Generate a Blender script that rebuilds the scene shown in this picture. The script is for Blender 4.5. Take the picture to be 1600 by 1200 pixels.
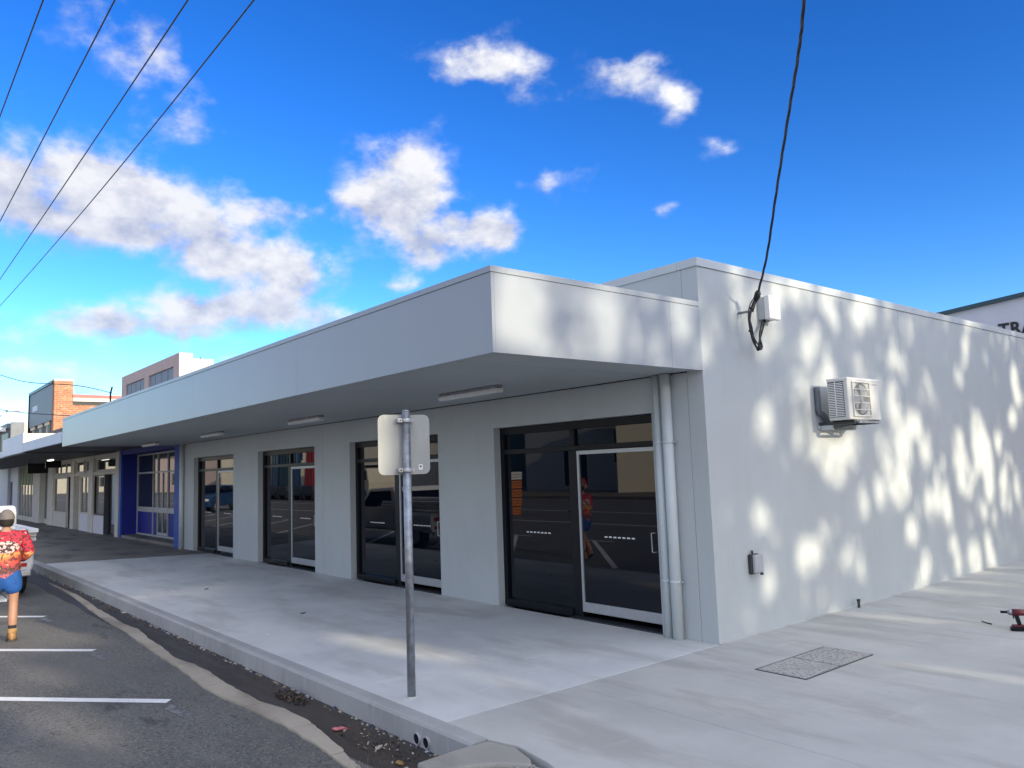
import bpy, bmesh, math, random
from mathutils import Vector, Matrix, noise
R = math.radians
random.seed(7)
scn = bpy.context.scene
for o in list(bpy.data.objects): bpy.data.objects.remove(o)
C = bpy.data.collections.new('place'); scn.collection.children.link(C)

# ---------------------------------------------------------------- camera
CAM = Vector((4.736, -6.414, 1.75))
yaw, pitch, roll = 2.44792, 0.107372, -0.034476
f = Vector((math.cos(pitch)*math.cos(yaw), math.cos(pitch)*math.sin(yaw), math.sin(pitch)))
r0 = Vector((math.sin(yaw), -math.cos(yaw), 0)); u0 = r0.cross(f)
r = math.cos(roll)*r0 + math.sin(roll)*u0; u = -math.sin(roll)*r0 + math.cos(roll)*u0
cd = bpy.data.cameras.new('camera'); cam = bpy.data.objects.new('camera', cd); C.objects.link(cam)
m = Matrix.Identity(4)
for i in range(3): m[i][0], m[i][1], m[i][2], m[i][3] = r[i], u[i], -f[i], CAM[i]
cam.matrix_world = m
cd.sensor_width = 36; cd.lens = 1222.9/1600*36; cd.clip_start = .05; cd.clip_end = 6000
scn.camera = cam
scn.render.resolution_x, scn.render.resolution_y = 1024, 768

# ---------------------------------------------------------------- light and exposure
SUN_AZ, SUN_EL = R(9), R(17)
sdir = Vector((math.cos(SUN_AZ)*math.cos(SUN_EL), math.sin(SUN_AZ)*math.cos(SUN_EL), math.sin(SUN_EL)))
sl = bpy.data.lights.new('sun', 'SUN'); sl.energy = 2.3; sl.angle = R(.7); sl.color = (1, .88, .66)
so = bpy.data.objects.new('sun', sl); C.objects.link(so); so.rotation_euler = sdir.to_track_quat('Z', 'Y').to_euler()
scn.view_settings.view_transform = 'Standard'; scn.view_settings.look = 'None'
scn.view_settings.gamma = 1; scn.view_settings.use_curve_mapping = False
scn.view_settings.exposure = 1.32
W = bpy.data.worlds.new('World'); scn.world = W; W.use_nodes = True
nt = W.node_tree; N = nt.nodes; L = nt.links; N.clear()
def mn(op, a, b=None, c=None, clamp=False, tree=None):
    n = (tree or nt).nodes.new('ShaderNodeMath'); n.operation = op; n.use_clamp = clamp
    for i, v in enumerate((a, b, c)):
        if v is None: continue
        if isinstance(v, (int, float)): n.inputs[i].default_value = v
        else: (tree or nt).links.new(v, n.inputs[i])
    return n.outputs[0]
def mixc(fac, a, b, tree=None, mode='MIX'):
    t = tree or nt
    n = t.nodes.new('ShaderNodeMix'); n.data_type = 'RGBA'; n.blend_type = mode
    for i, v in ((0, fac), (6, a), (7, b)):
        if isinstance(v, (int, float)): n.inputs[i].default_value = v
        elif isinstance(v, tuple): n.inputs[i].default_value = (*v[:3], 1)
        else: t.links.new(v, n.inputs[i])
    return n.outputs[2]
def sstep(x, a, b, tree=None):
    t = tree or nt
    n = t.nodes.new('ShaderNodeMapRange'); n.interpolation_type = 'SMOOTHSTEP'
    n.inputs[1].default_value = a; n.inputs[2].default_value = b
    t.links.new(x, n.inputs[0]); return n.outputs[0]
sky = N.new('ShaderNodeTexSky'); sky.sky_type = 'NISHITA'; sky.sun_disc = False
sky.sun_elevation = SUN_EL; sky.sun_rotation = math.pi/2 - SUN_AZ
sky.air_density = 1.0; sky.dust_density = .3; sky.ozone_density = 2.2
tc = N.new('ShaderNodeTexCoord'); sx = N.new('ShaderNodeSeparateXYZ'); L.new(tc.outputs['Generated'], sx.inputs[0])
def wnoise(scale, detail, rough, loc=(0, 0, 0), sc=(1, 1, 1.5)):
    mp = N.new('ShaderNodeMapping'); mp.inputs['Scale'].default_value = sc; mp.inputs['Location'].default_value = loc
    L.new(tc.outputs['Generated'], mp.inputs[0])
    n = N.new('ShaderNodeTexNoise'); n.inputs['Scale'].default_value = scale
    n.inputs['Detail'].default_value = detail; n.inputs['Roughness'].default_value = rough
    L.new(mp.outputs[0], n.inputs['Vector']); return n
warp = wnoise(9, 3, .55, (4, 2, 1)); ws = N.new('ShaderNodeSeparateColor'); L.new(warp.outputs['Color'], ws.inputs[0])
az = mn('ARCTAN2', sx.outputs[1], sx.outputs[0]); el = mn('ARCSINE', sx.outputs[2])
azw = mn('ADD', az, mn('MULTIPLY', mn('SUBTRACT', ws.outputs[0], .5), .085))
elw = mn('ADD', el, mn('MULTIPLY', mn('SUBTRACT', ws.outputs[1], .5), .05))
# clouds: azimuth, elevation (degrees), half widths, strength
CL = [(171.5,18.3,6.6,3.3,1.3),(165.2,17.6,5.2,2.5,1.15),(161.4,16.2,3.2,2.4,.9),(147.9,20.6,3.9,3.1,1.3),(145.5,17.2,4.6,2.1,1.1),
      (151.0,19.4,2.6,1.5,.8),(141.2,16.9,1.7,1.8,.7),(141.8,28.4,4.3,1.9,.95),(137.5,26.9,2.4,1.4,.7),(130.3,27.1,2.9,1.5,.85),
      (127.4,25.0,1.9,1.1,.75),(156.7,14.2,4.6,2.1,.95),(159.4,11.8,3.6,1.6,.9),(167.8,10.4,4.4,1.3,.9),(163.1,10.8,3.0,1.6,.75),
      (153.6,10.8,4.2,1.6,.9),(163.2,23.9,3.3,1.6,.5),(167.4,28.8,4.6,2.0,.42),(165.8,26.4,3.2,1.6,.4),(137.1,20.7,2.6,1.0,.62),
      (128.6,18.3,1.6,.8,.62),(124.3,21.8,1.7,.7,.5),(148.3,13.8,1.8,.8,.8),(170.9,6.6,3.2,1.6,.85),(156.4,18.1,3.4,1.1,.7),
      (173.5,9.4,2.2,.8,.6),(172.5,3.6,6.0,1.0,.6),(160,8.2,3.0,.7,.45)]
dens = None; low = None
for (a, e, ra, re, w) in CL:
    da = mn('MULTIPLY', mn('SUBTRACT', azw, R(a)), 1/R(ra)); de = mn('MULTIPLY', mn('SUBTRACT', elw, R(e)), 1/R(re))
    d2 = mn('MULTIPLY_ADD', da, da, mn('MULTIPLY', de, de))
    b = mn('MULTIPLY', mn('EXPONENT', mn('MULTIPLY', d2, -1.25)), w)
    s = mn('MULTIPLY', b, de)
    dens = b if dens is None else mn('ADD', dens, b)
    low = s if low is None else mn('ADD', low, s)
fb = wnoise(17, 6, .56, (1, 7, 3)); fb2 = wnoise(17, 4, .56, (1.012, 6.99, 2.975))
gen = wnoise(2.6, 5, .55, (8, 1, 2))
# scattered cloud added outside the view, unseen and denser, for neutral fill light
fa = mn('MULTIPLY', mn('SUBTRACT', az, R(141)), 1/R(52)); fe = mn('MULTIPLY', mn('SUBTRACT', el, R(14)), 1/R(36))
inv = sstep(mn('MULTIPLY_ADD', fa, fa, mn('MULTIPLY', fe, fe)), .8, 1.2)
dens = mn('ADD', dens, mn('MULTIPLY', mn('MULTIPLY', inv, sstep(gen.outputs[0], .40, .56)), 1.1))
dn = mn('ADD', mn('MINIMUM', dens, 1.1), mn('MULTIPLY', mn('MULTIPLY', mn('SUBTRACT', fb.outputs[0], .5), 2.7), mn('MINIMUM', mn('ADD', dens, .30), .9)))
cov = sstep(dn, .14, 1.0)
rel = mn('MULTIPLY', mn('SUBTRACT', fb.outputs[0], fb2.outputs[0]), 2.5)
lowr = mn('DIVIDE', low, mn('ADD', dens, .12))
br = mn('ADD', mn('ADD', .60, mn('MULTIPLY', lowr, .42)), rel, clamp=True)
ccol = mixc(br, (1.85, 2.0, 2.55), (3.8, 3.75, 3.72))
# clouds towards the sun brightened to lift the shade, in the manner of forward scattering
vd = N.new('ShaderNodeVectorMath'); vd.operation = 'DOT_PRODUCT'; L.new(tc.outputs['Generated'], vd.inputs[0]); vd.inputs[1].default_value = sdir
fs_ = mn('MULTIPLY_ADD', mn('POWER', mn('MAXIMUM', mn('MULTIPLY_ADD', vd.outputs['Value'], .5, .5), 0), 2.5), 3.0, 1.0)
vm = N.new('ShaderNodeVectorMath'); vm.operation = 'SCALE'; L.new(ccol, vm.inputs[0]); L.new(fs_, vm.inputs['Scale']); ccol = vm.outputs[0]
hs = N.new('ShaderNodeHueSaturation'); hs.inputs['Saturation'].default_value = 1.32; hs.inputs['Value'].default_value = 1.0
hs.inputs['Hue'].default_value = .498
L.new(sky.outputs[0], hs.inputs['Color'])
sk1 = mixc(1.0, hs.outputs[0], (.1537, .1537, .1537), mode='MULTIPLY')
gm = N.new('ShaderNodeGamma'); gm.inputs[1].default_value = 1.4; L.new(sk1, gm.inputs[0])
vm2 = N.new('ShaderNodeVectorMath'); vm2.operation = 'MULTIPLY'; L.new(gm.outputs[0], vm2.inputs[0]); vm2.inputs[1].default_value = (6.4, 6.8, 8.8); skyc = vm2.outputs[0]
fin = mixc(mn('MULTIPLY', cov, .93), skyc, ccol)
bg = N.new('ShaderNodeBackground'); bg.inputs['Strength'].default_value = .1; L.new(fin, bg.inputs[0])
wo = N.new('ShaderNodeOutputWorld'); L.new(bg.outputs[0], wo.inputs[0])

# ---------------------------------------------------------------- materials
def mat(name, col, rough=.6, metal=0, var=0, scale=4, bump=0, bscale=60, col2=None, spec=.5, ior=None, detail=6, stretch=(1, 1, 1), thr=None, coat=0):
    m = bpy.data.materials.new(name); m.use_nodes = True; t = m.node_tree
    p = t.nodes['Principled BSDF']; p.inputs['Roughness'].default_value = rough; p.inputs['Metallic'].default_value = metal
    p.inputs['Specular IOR Level'].default_value = spec
    if ior: p.inputs['IOR'].default_value = ior
    if coat: p.inputs['Coat Weight'].default_value = coat
    base = (*col, 1); p.inputs['Base Color'].default_value = base
    co = t.nodes.new('ShaderNodeTexCoord'); geo = t.nodes.new('ShaderNodeNewGeometry')
    mp = t.nodes.new('ShaderNodeMapping'); mp.inputs['Scale'].default_value = stretch
    t.links.new(geo.outputs['Position'], mp.inputs[0])
    if var or col2:
        n = t.nodes.new('ShaderNodeTexNoise'); n.inputs['Scale'].default_value = scale; n.inputs['Detail'].default_value = detail
        n.inputs['Roughness'].default_value = .62; t.links.new(mp.outputs[0], n.inputs['Vector'])
        fac = sstep(n.outputs[0], *(thr or (.3, .7)), tree=t)
        c2 = col2 or tuple(min(1, c*(1+var)) for c in col); c1 = col if col2 else tuple(c*(1-var) for c in col)
        t.links.new(mixc(fac, c1, c2, tree=t), p.inputs['Base Color'])
    if bump:
        n = t.nodes.new('ShaderNodeTexNoise'); n.inputs['Scale'].default_value = bscale; n.inputs['Detail'].default_value = 4
        t.links.new(mp.outputs[0], n.inputs['Vector'])
        b = t.nodes.new('ShaderNodeBump'); b.inputs['Strength'].default_value = bump; b.inputs['Distance'].default_value = .01
        t.links.new(n.outputs[0], b.inputs['Height']); t.links.new(b.outputs[0], p.inputs['Normal'])
    return m
def add_layer(m, col, scale, thr, amt, stretch=(1, 1, 1), detail=5, rough=None, loc=(0, 0, 0)):
    """one more noise-driven colour layer over the base colour"""
    t = m.node_tree; p = t.nodes['Principled BSDF']; geo = t.nodes.new('ShaderNodeNewGeometry')
    mp = t.nodes.new('ShaderNodeMapping'); mp.inputs['Scale'].default_value = stretch; mp.inputs['Location'].default_value = loc
    t.links.new(geo.outputs['Position'], mp.inputs[0])
    n = t.nodes.new('ShaderNodeTexNoise'); n.inputs['Scale'].default_value = scale; n.inputs['Detail'].default_value = detail
    n.inputs['Roughness'].default_value = .6; t.links.new(mp.outputs[0], n.inputs['Vector'])
    fac = mn('MULTIPLY', sstep(n.outputs[0], *thr, tree=t), amt, tree=t)
    lk = p.inputs['Base Color'].links
    src = lk[0].from_socket if lk else tuple(p.inputs['Base Color'].default_value)
    t.links.new(mixc(fac, src, col, tree=t), p.inputs['Base Color'])
    if rough is not None:
        rr = t.nodes.new('ShaderNodeMapRange'); rr.inputs[3].default_value = p.inputs['Roughness'].default_value; rr.inputs[4].default_value = rough
        t.links.new(fac, rr.inputs[0]); t.links.new(rr.outputs[0], p.inputs['Roughness'])
    return m
M = {}
M['wall'] = add_layer(mat('painted_render', (.46, .493, .495), .62, var=.03, scale=1.3, bump=.12, bscale=140, stretch=(1, 1, .6)), (.40, .43, .43), 5, (.5, .8), .5, (1, 1, .22))
M['nib'] = M['wall']
M['cap'] = mat('capping_metal', (.50, .54, .55), .38, var=.04, scale=3, bump=.05, bscale=6)
M['fascia'] = mat('fascia_metal', (.335, .365, .395), .36, var=.02, scale=.8, bump=.10, bscale=2.2, stretch=(1, 1, .3))
M['soffit'] = mat('soffit_board', (.40, .43, .43), .6, var=.03, scale=1.5)
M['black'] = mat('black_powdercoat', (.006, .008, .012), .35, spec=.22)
M['dark'] = mat('dark_metal', (.035, .04, .045), .45, var=.2, scale=8)
M['silver'] = mat('anodised_aluminium', (.45, .47, .49), .38, .5, var=.04, scale=12)
M['glass'] = mat('tinted_glass', (.0015, .003, .008), .015, bump=.004, bscale=1.4, ior=1.5, spec=.5)
M['clearglass'] = mat('shop_glass', (.02, .03, .035), .03, bump=.01, bscale=1.7, ior=1.9)
M['pipe'] = mat('painted_pipe', (.55, .60, .61), .42, var=.03, scale=5)
M['galv'] = add_layer(mat('galvanised_steel', (.30, .32, .35), .42, .75, var=.25, scale=14, bump=.1, bscale=70), (.62, .64, .66), 38, (.64, .72), .8)
M['plate'] = add_layer(mat('sign_back', (.36, .37, .345), .72, .0, var=.08, scale=5, stretch=(1, 1, .35), bump=.04, bscale=20), (.47, .47, .44), 7, (.55, .72), .6, (2, 2, .5))
M['white'] = mat('white_plastic', (.72, .72, .70), .4, var=.03, scale=5)
M['offwhite'] = mat('off_white_metal', (.60, .60, .57), .42, var=.04, scale=5)
M['boxgrey'] = mat('grey_plastic', (.40, .42, .43), .5, var=.05, scale=6)
M['conduit'] = mat('grey_conduit', (.12, .135, .15), .5)
M['cable'] = mat('black_cable', (.012, .012, .016), .5, bump=.3, bscale=90)
M['diff'] = mat('light_diffuser', (.66, .68, .68), .25, var=.05, scale=6)
# concrete of the new footpath: broom finish, stains, dust
def concrete(name, c, c2, stain, samt=.5):
    m = mat(name, c, .78, col2=c2, scale=.9, bump=.25, bscale=220, thr=(.28, .72), detail=9)
    add_layer(m, stain, 1.1, (.48, .66), min(1, samt*1.6), (.45, 1.6, 1), 8, loc=(3, 1, 0))
    add_layer(m, tuple(min(1, v*1.18) for v in c2), 2.4, (.56, .8), .5, (1.7, .5, 1), 8, loc=(9, 4, 0))
    add_layer(m, tuple(v*.62 for v in c), 26, (.68, .76), .35, detail=3, loc=(1, 9, 0))
    add_layer(m, tuple(v*.80 for v in c), .55, (.5, .64), .42, (1, 1.3, 1), 7, loc=(5, 2, 0))
    add_layer(m, tuple(v*.55 for v in c), 7, (.70, .76), .4, (.5, 1.2, 1), 4, loc=(2, 6, 0))
    return m
M['path'] = concrete('new_concrete', (.56, .575, .555), (.66, .67, .645), (.46, .46, .43))
M['sidepath'] = concrete('broomed_concrete', (.45, .455, .42), (.53, .53, .49), (.36, .355, .325))
M['oldpath'] = concrete('old_concrete', (.175, .16, .14), (.235, .215, .185), (.10, .09, .078), .7)
M['kerb'] = concrete('kerb_concrete', (.33, .335, .32), (.40, .40, .385), (.24, .235, .22))
add_layer(M['kerb'], (.50, .50, .50), 6, (.58, .72), .5, (6, 6, .4), 3)
add_layer(M['kerb'], (.10, .095, .09), 5, (.62, .8), .5, (1, 1, .2), 4, loc=(7, 0, 0))
M['apron'] = concrete('apron_concrete', (.32, .28, .215), (.45, .395, .31), (.19, .16, .12))
M['oldkerb'] = concrete('weathered_kerb_concrete', (.30, .285, .25), (.38, .36, .315), (.22, .20, .17))
M['gutter'] = add_layer(mat('wet_gutter_dirt', (.034, .027, .020), .6, col2=(.06, .047, .036), scale=3, bump=.6, bscale=45, stretch=(.4, 1.4, 1)), (.06, .06, .062), 2.0, (.5, .7), .45, (.3, 2, 1), 5, rough=.35)
M['asphalt'] = mat('asphalt', (.098, .095, .087), .86, col2=(.142, .136, .122), scale=.55, bump=.9, bscale=95, detail=9)
add_layer(M['asphalt'], (.30, .29, .265), 62, (.55, .66), .7, detail=3)
add_layer(M['asphalt'], (.19, .183, .165), 11, (.50, .72), .5, (.6, 1.5, 1), 8, loc=(2, 2, 0))
add_layer(M['asphalt'], (.20, .19, .175), 2.0, (.55, .8), .55, (.5, 1.5, 1), 8, loc=(4, 8, 0))
add_layer(M['asphalt'], (.024, .024, .025), 1.6, (.62, .70), .6, (.6, 1.8, 1), 5, loc=(1, 3, 0))
add_layer(M['asphalt'], (.03, .03, .03), 34, (.57, .66), .7, detail=2, loc=(5, 3, 0))
add_layer(M['asphalt'], (.15, .145, .13), .35, (.52, .60), .45, (1, 2.2, 1), 6, loc=(11, 3, 0))
M['linepaint'] = add_layer(mat('road_paint', (.74, .74, .72), .65, var=.06, scale=9), (.25, .25, .25), 26, (.60, .72), .55)
M['fadedpaint'] = add_layer(mat('faded_road_paint', (.20, .20, .20), .8, var=.1, scale=9), (.08, .08, .08), 16, (.45, .6), .8)
M['ground'] = mat('dry_ground', (.17, .14, .10), .95, var=.25, scale=.5, bump=.5, bscale=20)
M['gravel'] = add_layer(mat('gravel_ground', (.19, .17, .15), .9, col2=(.34, .31, .27), scale=55, bump=1, bscale=60, detail=4), (.10, .09, .08), 30, (.55, .65), .7)
M['bark'] = mat('bark', (.10, .085, .07), .9, var=.3, scale=6, bump=.8, bscale=14, stretch=(1, 1, .3))
M['leaf'] = mat('leaf', (.045, .075, .022), .5, col2=(.075, .105, .035), scale=.9)
M['blue'] = mat('cobalt_paint', (.005, .013, .22), .6, var=.1, scale=3)
M['bluelight'] = mat('mid_blue_paint', (.02, .075, .36), .6, var=.1, scale=3)
M['cream'] = mat('cream_render', (.56, .53, .46), .7, var=.08, scale=4)
M['creamwhite'] = add_layer(mat('white_painted_wall', (.66, .60, .47), .7, var=.04, scale=3), (.52, .47, .37), 4, (.6, .8), .4, (1, 1, .3))
M['pink'] = mat('pinkish_render', (.45, .345, .32), .75, var=.05, scale=3)
M['frame'] = mat('window_frame_grey', (.38, .39, .40), .45)
M['darkpaint'] = mat('charcoal_paint', (.06, .062, .07), .55, var=.1, scale=3)
M['signgrey'] = mat('grey_sign_panel', (.13, .145, .18), .5, var=.05, scale=2)
M['brown'] = mat('brown_render', (.115, .095, .09), .75, var=.15, scale=3)
M['teal'] = mat('teal_metal', (.02, .06, .075), .4, var=.1, scale=3)
M['lilacwhite'] = mat('white_sheet_wall', (.60, .60, .64), .6, var=.03, scale=2)
M['textblack'] = mat('black_lettering', (.012, .012, .015), .5)
M['red'] = mat('red_paint', (.42, .02, .02), .45, var=.1, scale=3)
M['redcap'] = mat('red_flashing', (.42, .09, .07), .5, var=.1, scale=3)
M['orange'] = mat('orange_plastic', (.55, .16, .03), .5, var=.3, scale=20)
M['carblue'] = mat('blue_car_paint', (.012, .05, .14), .25, coat=.6)
M['carwhite'] = mat('white_car_paint', (.74, .74, .72), .3, var=.02, scale=3, coat=.4)
M['tyre'] = mat('tyre_rubber', (.02, .02, .02), .85)
M['lamp_red'] = mat('red_lens', (.45, .02, .02), .2)
M['drillred'] = mat('drill_red', (.11, .008, .018), .4)
M['skin'] = mat('skin', (.34, .18, .115), .55, var=.06, scale=20)
M['shorts'] = mat('blue_shorts', (.008, .07, .27), .8, var=.2, scale=9)
M['cap_cloth'] = mat('grey_cap', (.15, .13, .12), .85, var=.12, scale=20)
M['hair'] = mat('dark_hair', (.012, .009, .008), .8)
M['boot'] = mat('tan_boot', (.30, .17, .07), .8, var=.25, scale=25)
M['sole'] = mat('boot_sole', (.04, .035, .03), .8)
M['sock'] = mat('dark_sock', (.02, .02, .025), .9)
M['timber'] = mat('white_board', (.76, .75, .72), .6, var=.05, scale=6)
M['leafdead'] = mat('dead_leaf', (.10, .055, .025), .8, var=.4, scale=30)
M['litter'] = mat('pink_wrapper', (.55, .16, .17), .5, var=.3, scale=40)
M['greenblind'] = mat('green_blind', (.17, .22, .12), .7, var=.12, scale=5)
M['lightblue'] = mat('pale_blue_film', (.22, .33, .42), .35, var=.1, scale=2)
M['hill'] = mat('distant_hill', (.06, .11, .13), .95, var=.2, scale=.02)  # distance haze is painted into the hill as a bluish tint
M['awnblue'] = mat('pale_blue_awning', (.52, .57, .68), .5, var=.04, scale=2)
M['signblue'] = mat('pale_sign_box', (.60, .64, .74), .5, var=.04, scale=2)
M['tube'] = bpy.data.materials.new('lit_tube'); M['tube'].use_nodes = True
pp = M['tube'].node_tree.nodes['Principled BSDF']; pp.inputs['Emission Color'].default_value = (1, .97, .9, 1); pp.inputs['Emission Strength'].default_value = 1.6
def brick_mat():
    m = bpy.data.materials.new('brickwork'); m.use_nodes = True; t = m.node_tree; p = t.nodes['Principled BSDF']
    geo = t.nodes.new('ShaderNodeNewGeometry'); s = t.nodes.new('ShaderNodeSeparateXYZ'); t.links.new(geo.outputs['Position'], s.inputs[0])
    cb = t.nodes.new('ShaderNodeCombineXYZ'); t.links.new(mn('ADD', s.outputs[0], s.outputs[1], tree=t), cb.inputs[0]); t.links.new(s.outputs[2], cb.inputs[1])
    b = t.nodes.new('ShaderNodeTexBrick'); t.links.new(cb.outputs[0], b.inputs['Vector'])
    b.inputs['Scale'].default_value = 1; b.inputs['Brick Width'].default_value = .24; b.inputs['Row Height'].default_value = .085; b.inputs['Mortar Size'].default_value = .008
    b.inputs['Color1'].default_value = (.30, .10, .045, 1); b.inputs['Color2'].default_value = (.44, .17, .075, 1); b.inputs['Mortar'].default_value = (.36, .28, .2, 1)
    t.links.new(b.outputs[0], p.inputs['Base Color']); p.inputs['Roughness'].default_value = .85
    return add_layer(m, (.52, .33, .18), 3, (.5, .7), .6, (1, 1, 1.5))
M['brick'] = brick_mat()
def shirt_mat():
    m = bpy.data.materials.new('printed_shirt'); m.use_nodes = True; t = m.node_tree; p = t.nodes['Principled BSDF']; p.inputs['Roughness'].default_value = .75
    co = t.nodes.new('ShaderNodeTexCoord'); s = t.nodes.new('ShaderNodeSeparateXYZ'); t.links.new(co.outputs['Object'], s.inputs[0])
    cr = t.nodes.new('ShaderNodeValToRGB'); e = cr.color_ramp.elements
    e[0].position = .0; e[0].color = (.05, .03, .035, 1); e[1].position = 1; e[1].color = (.42, .012, .035, 1)
    for pos, c in ((.16, (.50, .14, .18)), (.28, (.08, .04, .04)), (.40, (.55, .06, .05)), (.49, (.62, .16, .05)), (.54, (.68, .34, .10)), (.60, (.42, .02, .04))):
        q = e.new(pos); q.color = (*c, 1)
    n = t.nodes.new('ShaderNodeTexNoise'); n.inputs['Scale'].default_value = 9; n.inputs['Detail'].default_value = 4; t.links.new(co.outputs['Object'], n.inputs['Vector'])
    zz = mn('MULTIPLY_ADD', mn('SUBTRACT', s.outputs[2], .68, tree=t), 1.38, mn('MULTIPLY', mn('SUBTRACT', n.outputs[0], .5, tree=t), .45, tree=t), tree=t)
    t.links.new(zz, cr.inputs[0])
    n2 = t.nodes.new('ShaderNodeTexNoise'); n2.inputs['Scale'].default_value = 26; n2.inputs['Detail'].default_value = 2; t.links.new(co.outputs['Object'], n2.inputs['Vector'])
    n3 = t.nodes.new('ShaderNodeTexNoise'); n3.inputs['Scale'].default_value = 15; n3.inputs['Detail'].default_value = 3; t.links.new(co.outputs['Object'], n3.inputs['Vector'])
    c_ = mixc(mn('MULTIPLY', sstep(n2.outputs[0], .54, .58, tree=t), .8, tree=t), cr.outputs[0], (.03, .015, .02), tree=t)
    c_ = mixc(mn('MULTIPLY', sstep(n3.outputs[0], .63, .67, tree=t), .6, tree=t), c_, (.70, .55, .48), tree=t)
    # printed emblem across the back: pale arc with dark marks
    ax = mn('MULTIPLY', s.outputs[0], 6.5, tree=t); az_ = mn('MULTIPLY', mn('SUBTRACT', s.outputs[2], 1.17, tree=t), 13, tree=t)
    em = sstep(mn('MULTIPLY_ADD', ax, ax, mn('MULTIPLY', az_, az_, tree=t), tree=t), 1.05, .85, tree=t)
    n4 = t.nodes.new('ShaderNodeTexNoise'); n4.inputs['Scale'].default_value = 34; n4.inputs['Detail'].default_value = 1; t.links.new(co.outputs['Object'], n4.inputs['Vector'])
    emc = mixc(sstep(n4.outputs[0], .47, .53, tree=t), (.62, .40, .36), (.04, .02, .03), tree=t)
    c_ = mixc(mn('MULTIPLY', em, mn('LESS_THAN', s.outputs[1], .0, tree=t), tree=t), c_, emc, tree=t)
    t.links.new(c_, p.inputs['Base Color'])
    return m
M['shirt'] = shirt_mat()

# ---------------------------------------------------------------- helpers
class MB:
    def __init__(s): s.v = []; s.f = []; s.m = []; s.mats = []; s.sm = []
    def mi(s, mt):
        if mt not in s.mats: s.mats.append(mt)
        return s.mats.index(mt)
    def poly(s, pts, faces, mt='wall', smooth=False):
        k = len(s.v); s.v += [tuple(p) for p in pts]; i = s.mi(mt)
        for f_ in faces: s.f.append(tuple(k+j for j in f_)); s.m.append(i); s.sm.append(smooth)
        return s
    def box(s, x0, x1, y0, y1, z0, z1, mt='wall'):
        if x0 > x1: x0, x1 = x1, x0
        if y0 > y1: y0, y1 = y1, y0
        if z0 > z1: z0, z1 = z1, z0
        p = [(x0,y0,z0),(x1,y0,z0),(x1,y1,z0),(x0,y1,z0),(x0,y0,z1),(x1,y0,z1),(x1,y1,z1),(x0,y1,z1)]
        return s.poly(p, [(0,3,2,1),(4,5,6,7),(0,1,5,4),(1,2,6,5),(2,3,7,6),(3,0,4,7)], mt)
    def prism(s, pts, z0, z1, mt='wall'):
        n = len(pts); p = [(a, b, z0) for a, b in pts] + [(a, b, z1) for a, b in pts]
        return s.poly(p, [tuple(range(n))[::-1], tuple(range(n, 2*n))] + [(i, (i+1) % n, n+(i+1) % n, n+i) for i in range(n)], mt)
    def xprism(s, pts, x0, x1, mt='wall'):
        n = len(pts); p = [(x0, a, b) for a, b in pts] + [(x1, a, b) for a, b in pts]
        return s.poly(p, [tuple(range(n))[::-1], tuple(range(n, 2*n))] + [(i, (i+1) % n, n+(i+1) % n, n+i) for i in range(n)], mt)
    def yprism(s, pts, y0, y1, mt='wall'):
        n = len(pts); p = [(a, y0, b) for a, b in pts] + [(a, y1, b) for a, b in pts]
        return s.poly(p, [tuple(range(n)), tuple(range(n, 2*n))[::-1]] + [(n+i, n+(i+1) % n, (i+1) % n, i) for i in range(n)], mt)
    def tube(s, pts, rad, mt='cable', n=10, cap=True):
        pts = [Vector(p) for p in pts]; rads = rad if isinstance(rad, (list, tuple)) else [rad]*len(pts)
        k = len(s.v); i0 = s.mi(mt); prev = None
        for i, p in enumerate(pts):
            d = (pts[min(i+1, len(pts)-1)] - pts[max(i-1, 0)]).normalized()
            if prev is None:
                a = Vector((0, 0, 1)) if abs(d.z) < .9 else Vector((1, 0, 0)); a = (a - d*a.dot(d)).normalized()
            else: a = (prev - d*prev.dot(d)).normalized()
            prev = a; b = d.cross(a)
            for j in range(n):
                t = 2*math.pi*j/n; s.v.append(tuple(p + (a*math.cos(t) + b*math.sin(t))*rads[i]))
        for i in range(len(pts)-1):
            for j in range(n):
                s.f.append((k+i*n+j, k+i*n+(j+1) % n, k+(i+1)*n+(j+1) % n, k+(i+1)*n+j)); s.m.append(i0); s.sm.append(True)
        if cap:
            s.f.append(tuple(k+j for j in range(n))[::-1]); s.m.append(i0); s.sm.append(False)
            s.f.append(tuple(k+(len(pts)-1)*n+j for j in range(n))); s.m.append(i0); s.sm.append(False)
        return s
    def build(s, name, parent=None, bevel=0, loc=None):
        me = bpy.data.meshes.new(name); me.from_pydata(s.v, [], s.f)
        for mt in s.mats: me.materials.append(M[mt])
        me.polygons.foreach_set('material_index', s.m); me.polygons.foreach_set('use_smooth', s.sm); me.update()
        bm = bmesh.new(); bm.from_mesh(me); bmesh.ops.recalc_face_normals(bm, faces=bm.faces); bm.to_mesh(me); bm.free()
        return link(name, me, parent, bevel, loc)
def link(name, me, parent=None, bevel=0, loc=None):
    o = bpy.data.objects.new(name, me); C.objects.link(o)
    if parent: o.parent = parent
    if loc: o.location = loc
    if bevel:
        b = o.modifiers.new('bevel', 'BEVEL'); b.width = bevel; b.segments = 2; b.limit_method = 'ANGLE'; b.angle_limit = R(40)
    return o
def tag(o, label=None, cat=None, group=None, kind=None):
    if label: o['label'] = label
    if cat: o['category'] = cat
    if group: o['group'] = group
    if kind: o['kind'] = kind
    return o
def empty(name, loc=(0, 0, 0), rz=0, label=None, cat=None, group=None):
    o = bpy.data.objects.new(name, None); C.objects.link(o); o.location = loc; o.rotation_euler = (0, 0, rz); o.empty_display_size = .2
    return tag(o, label, cat, group)
def copy_tree(o, parent=None):
    c = o.copy(); C.objects.link(c)
    if parent: c.parent = parent
    for ch in list(o.children): copy_tree(ch, c)
    return c
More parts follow.
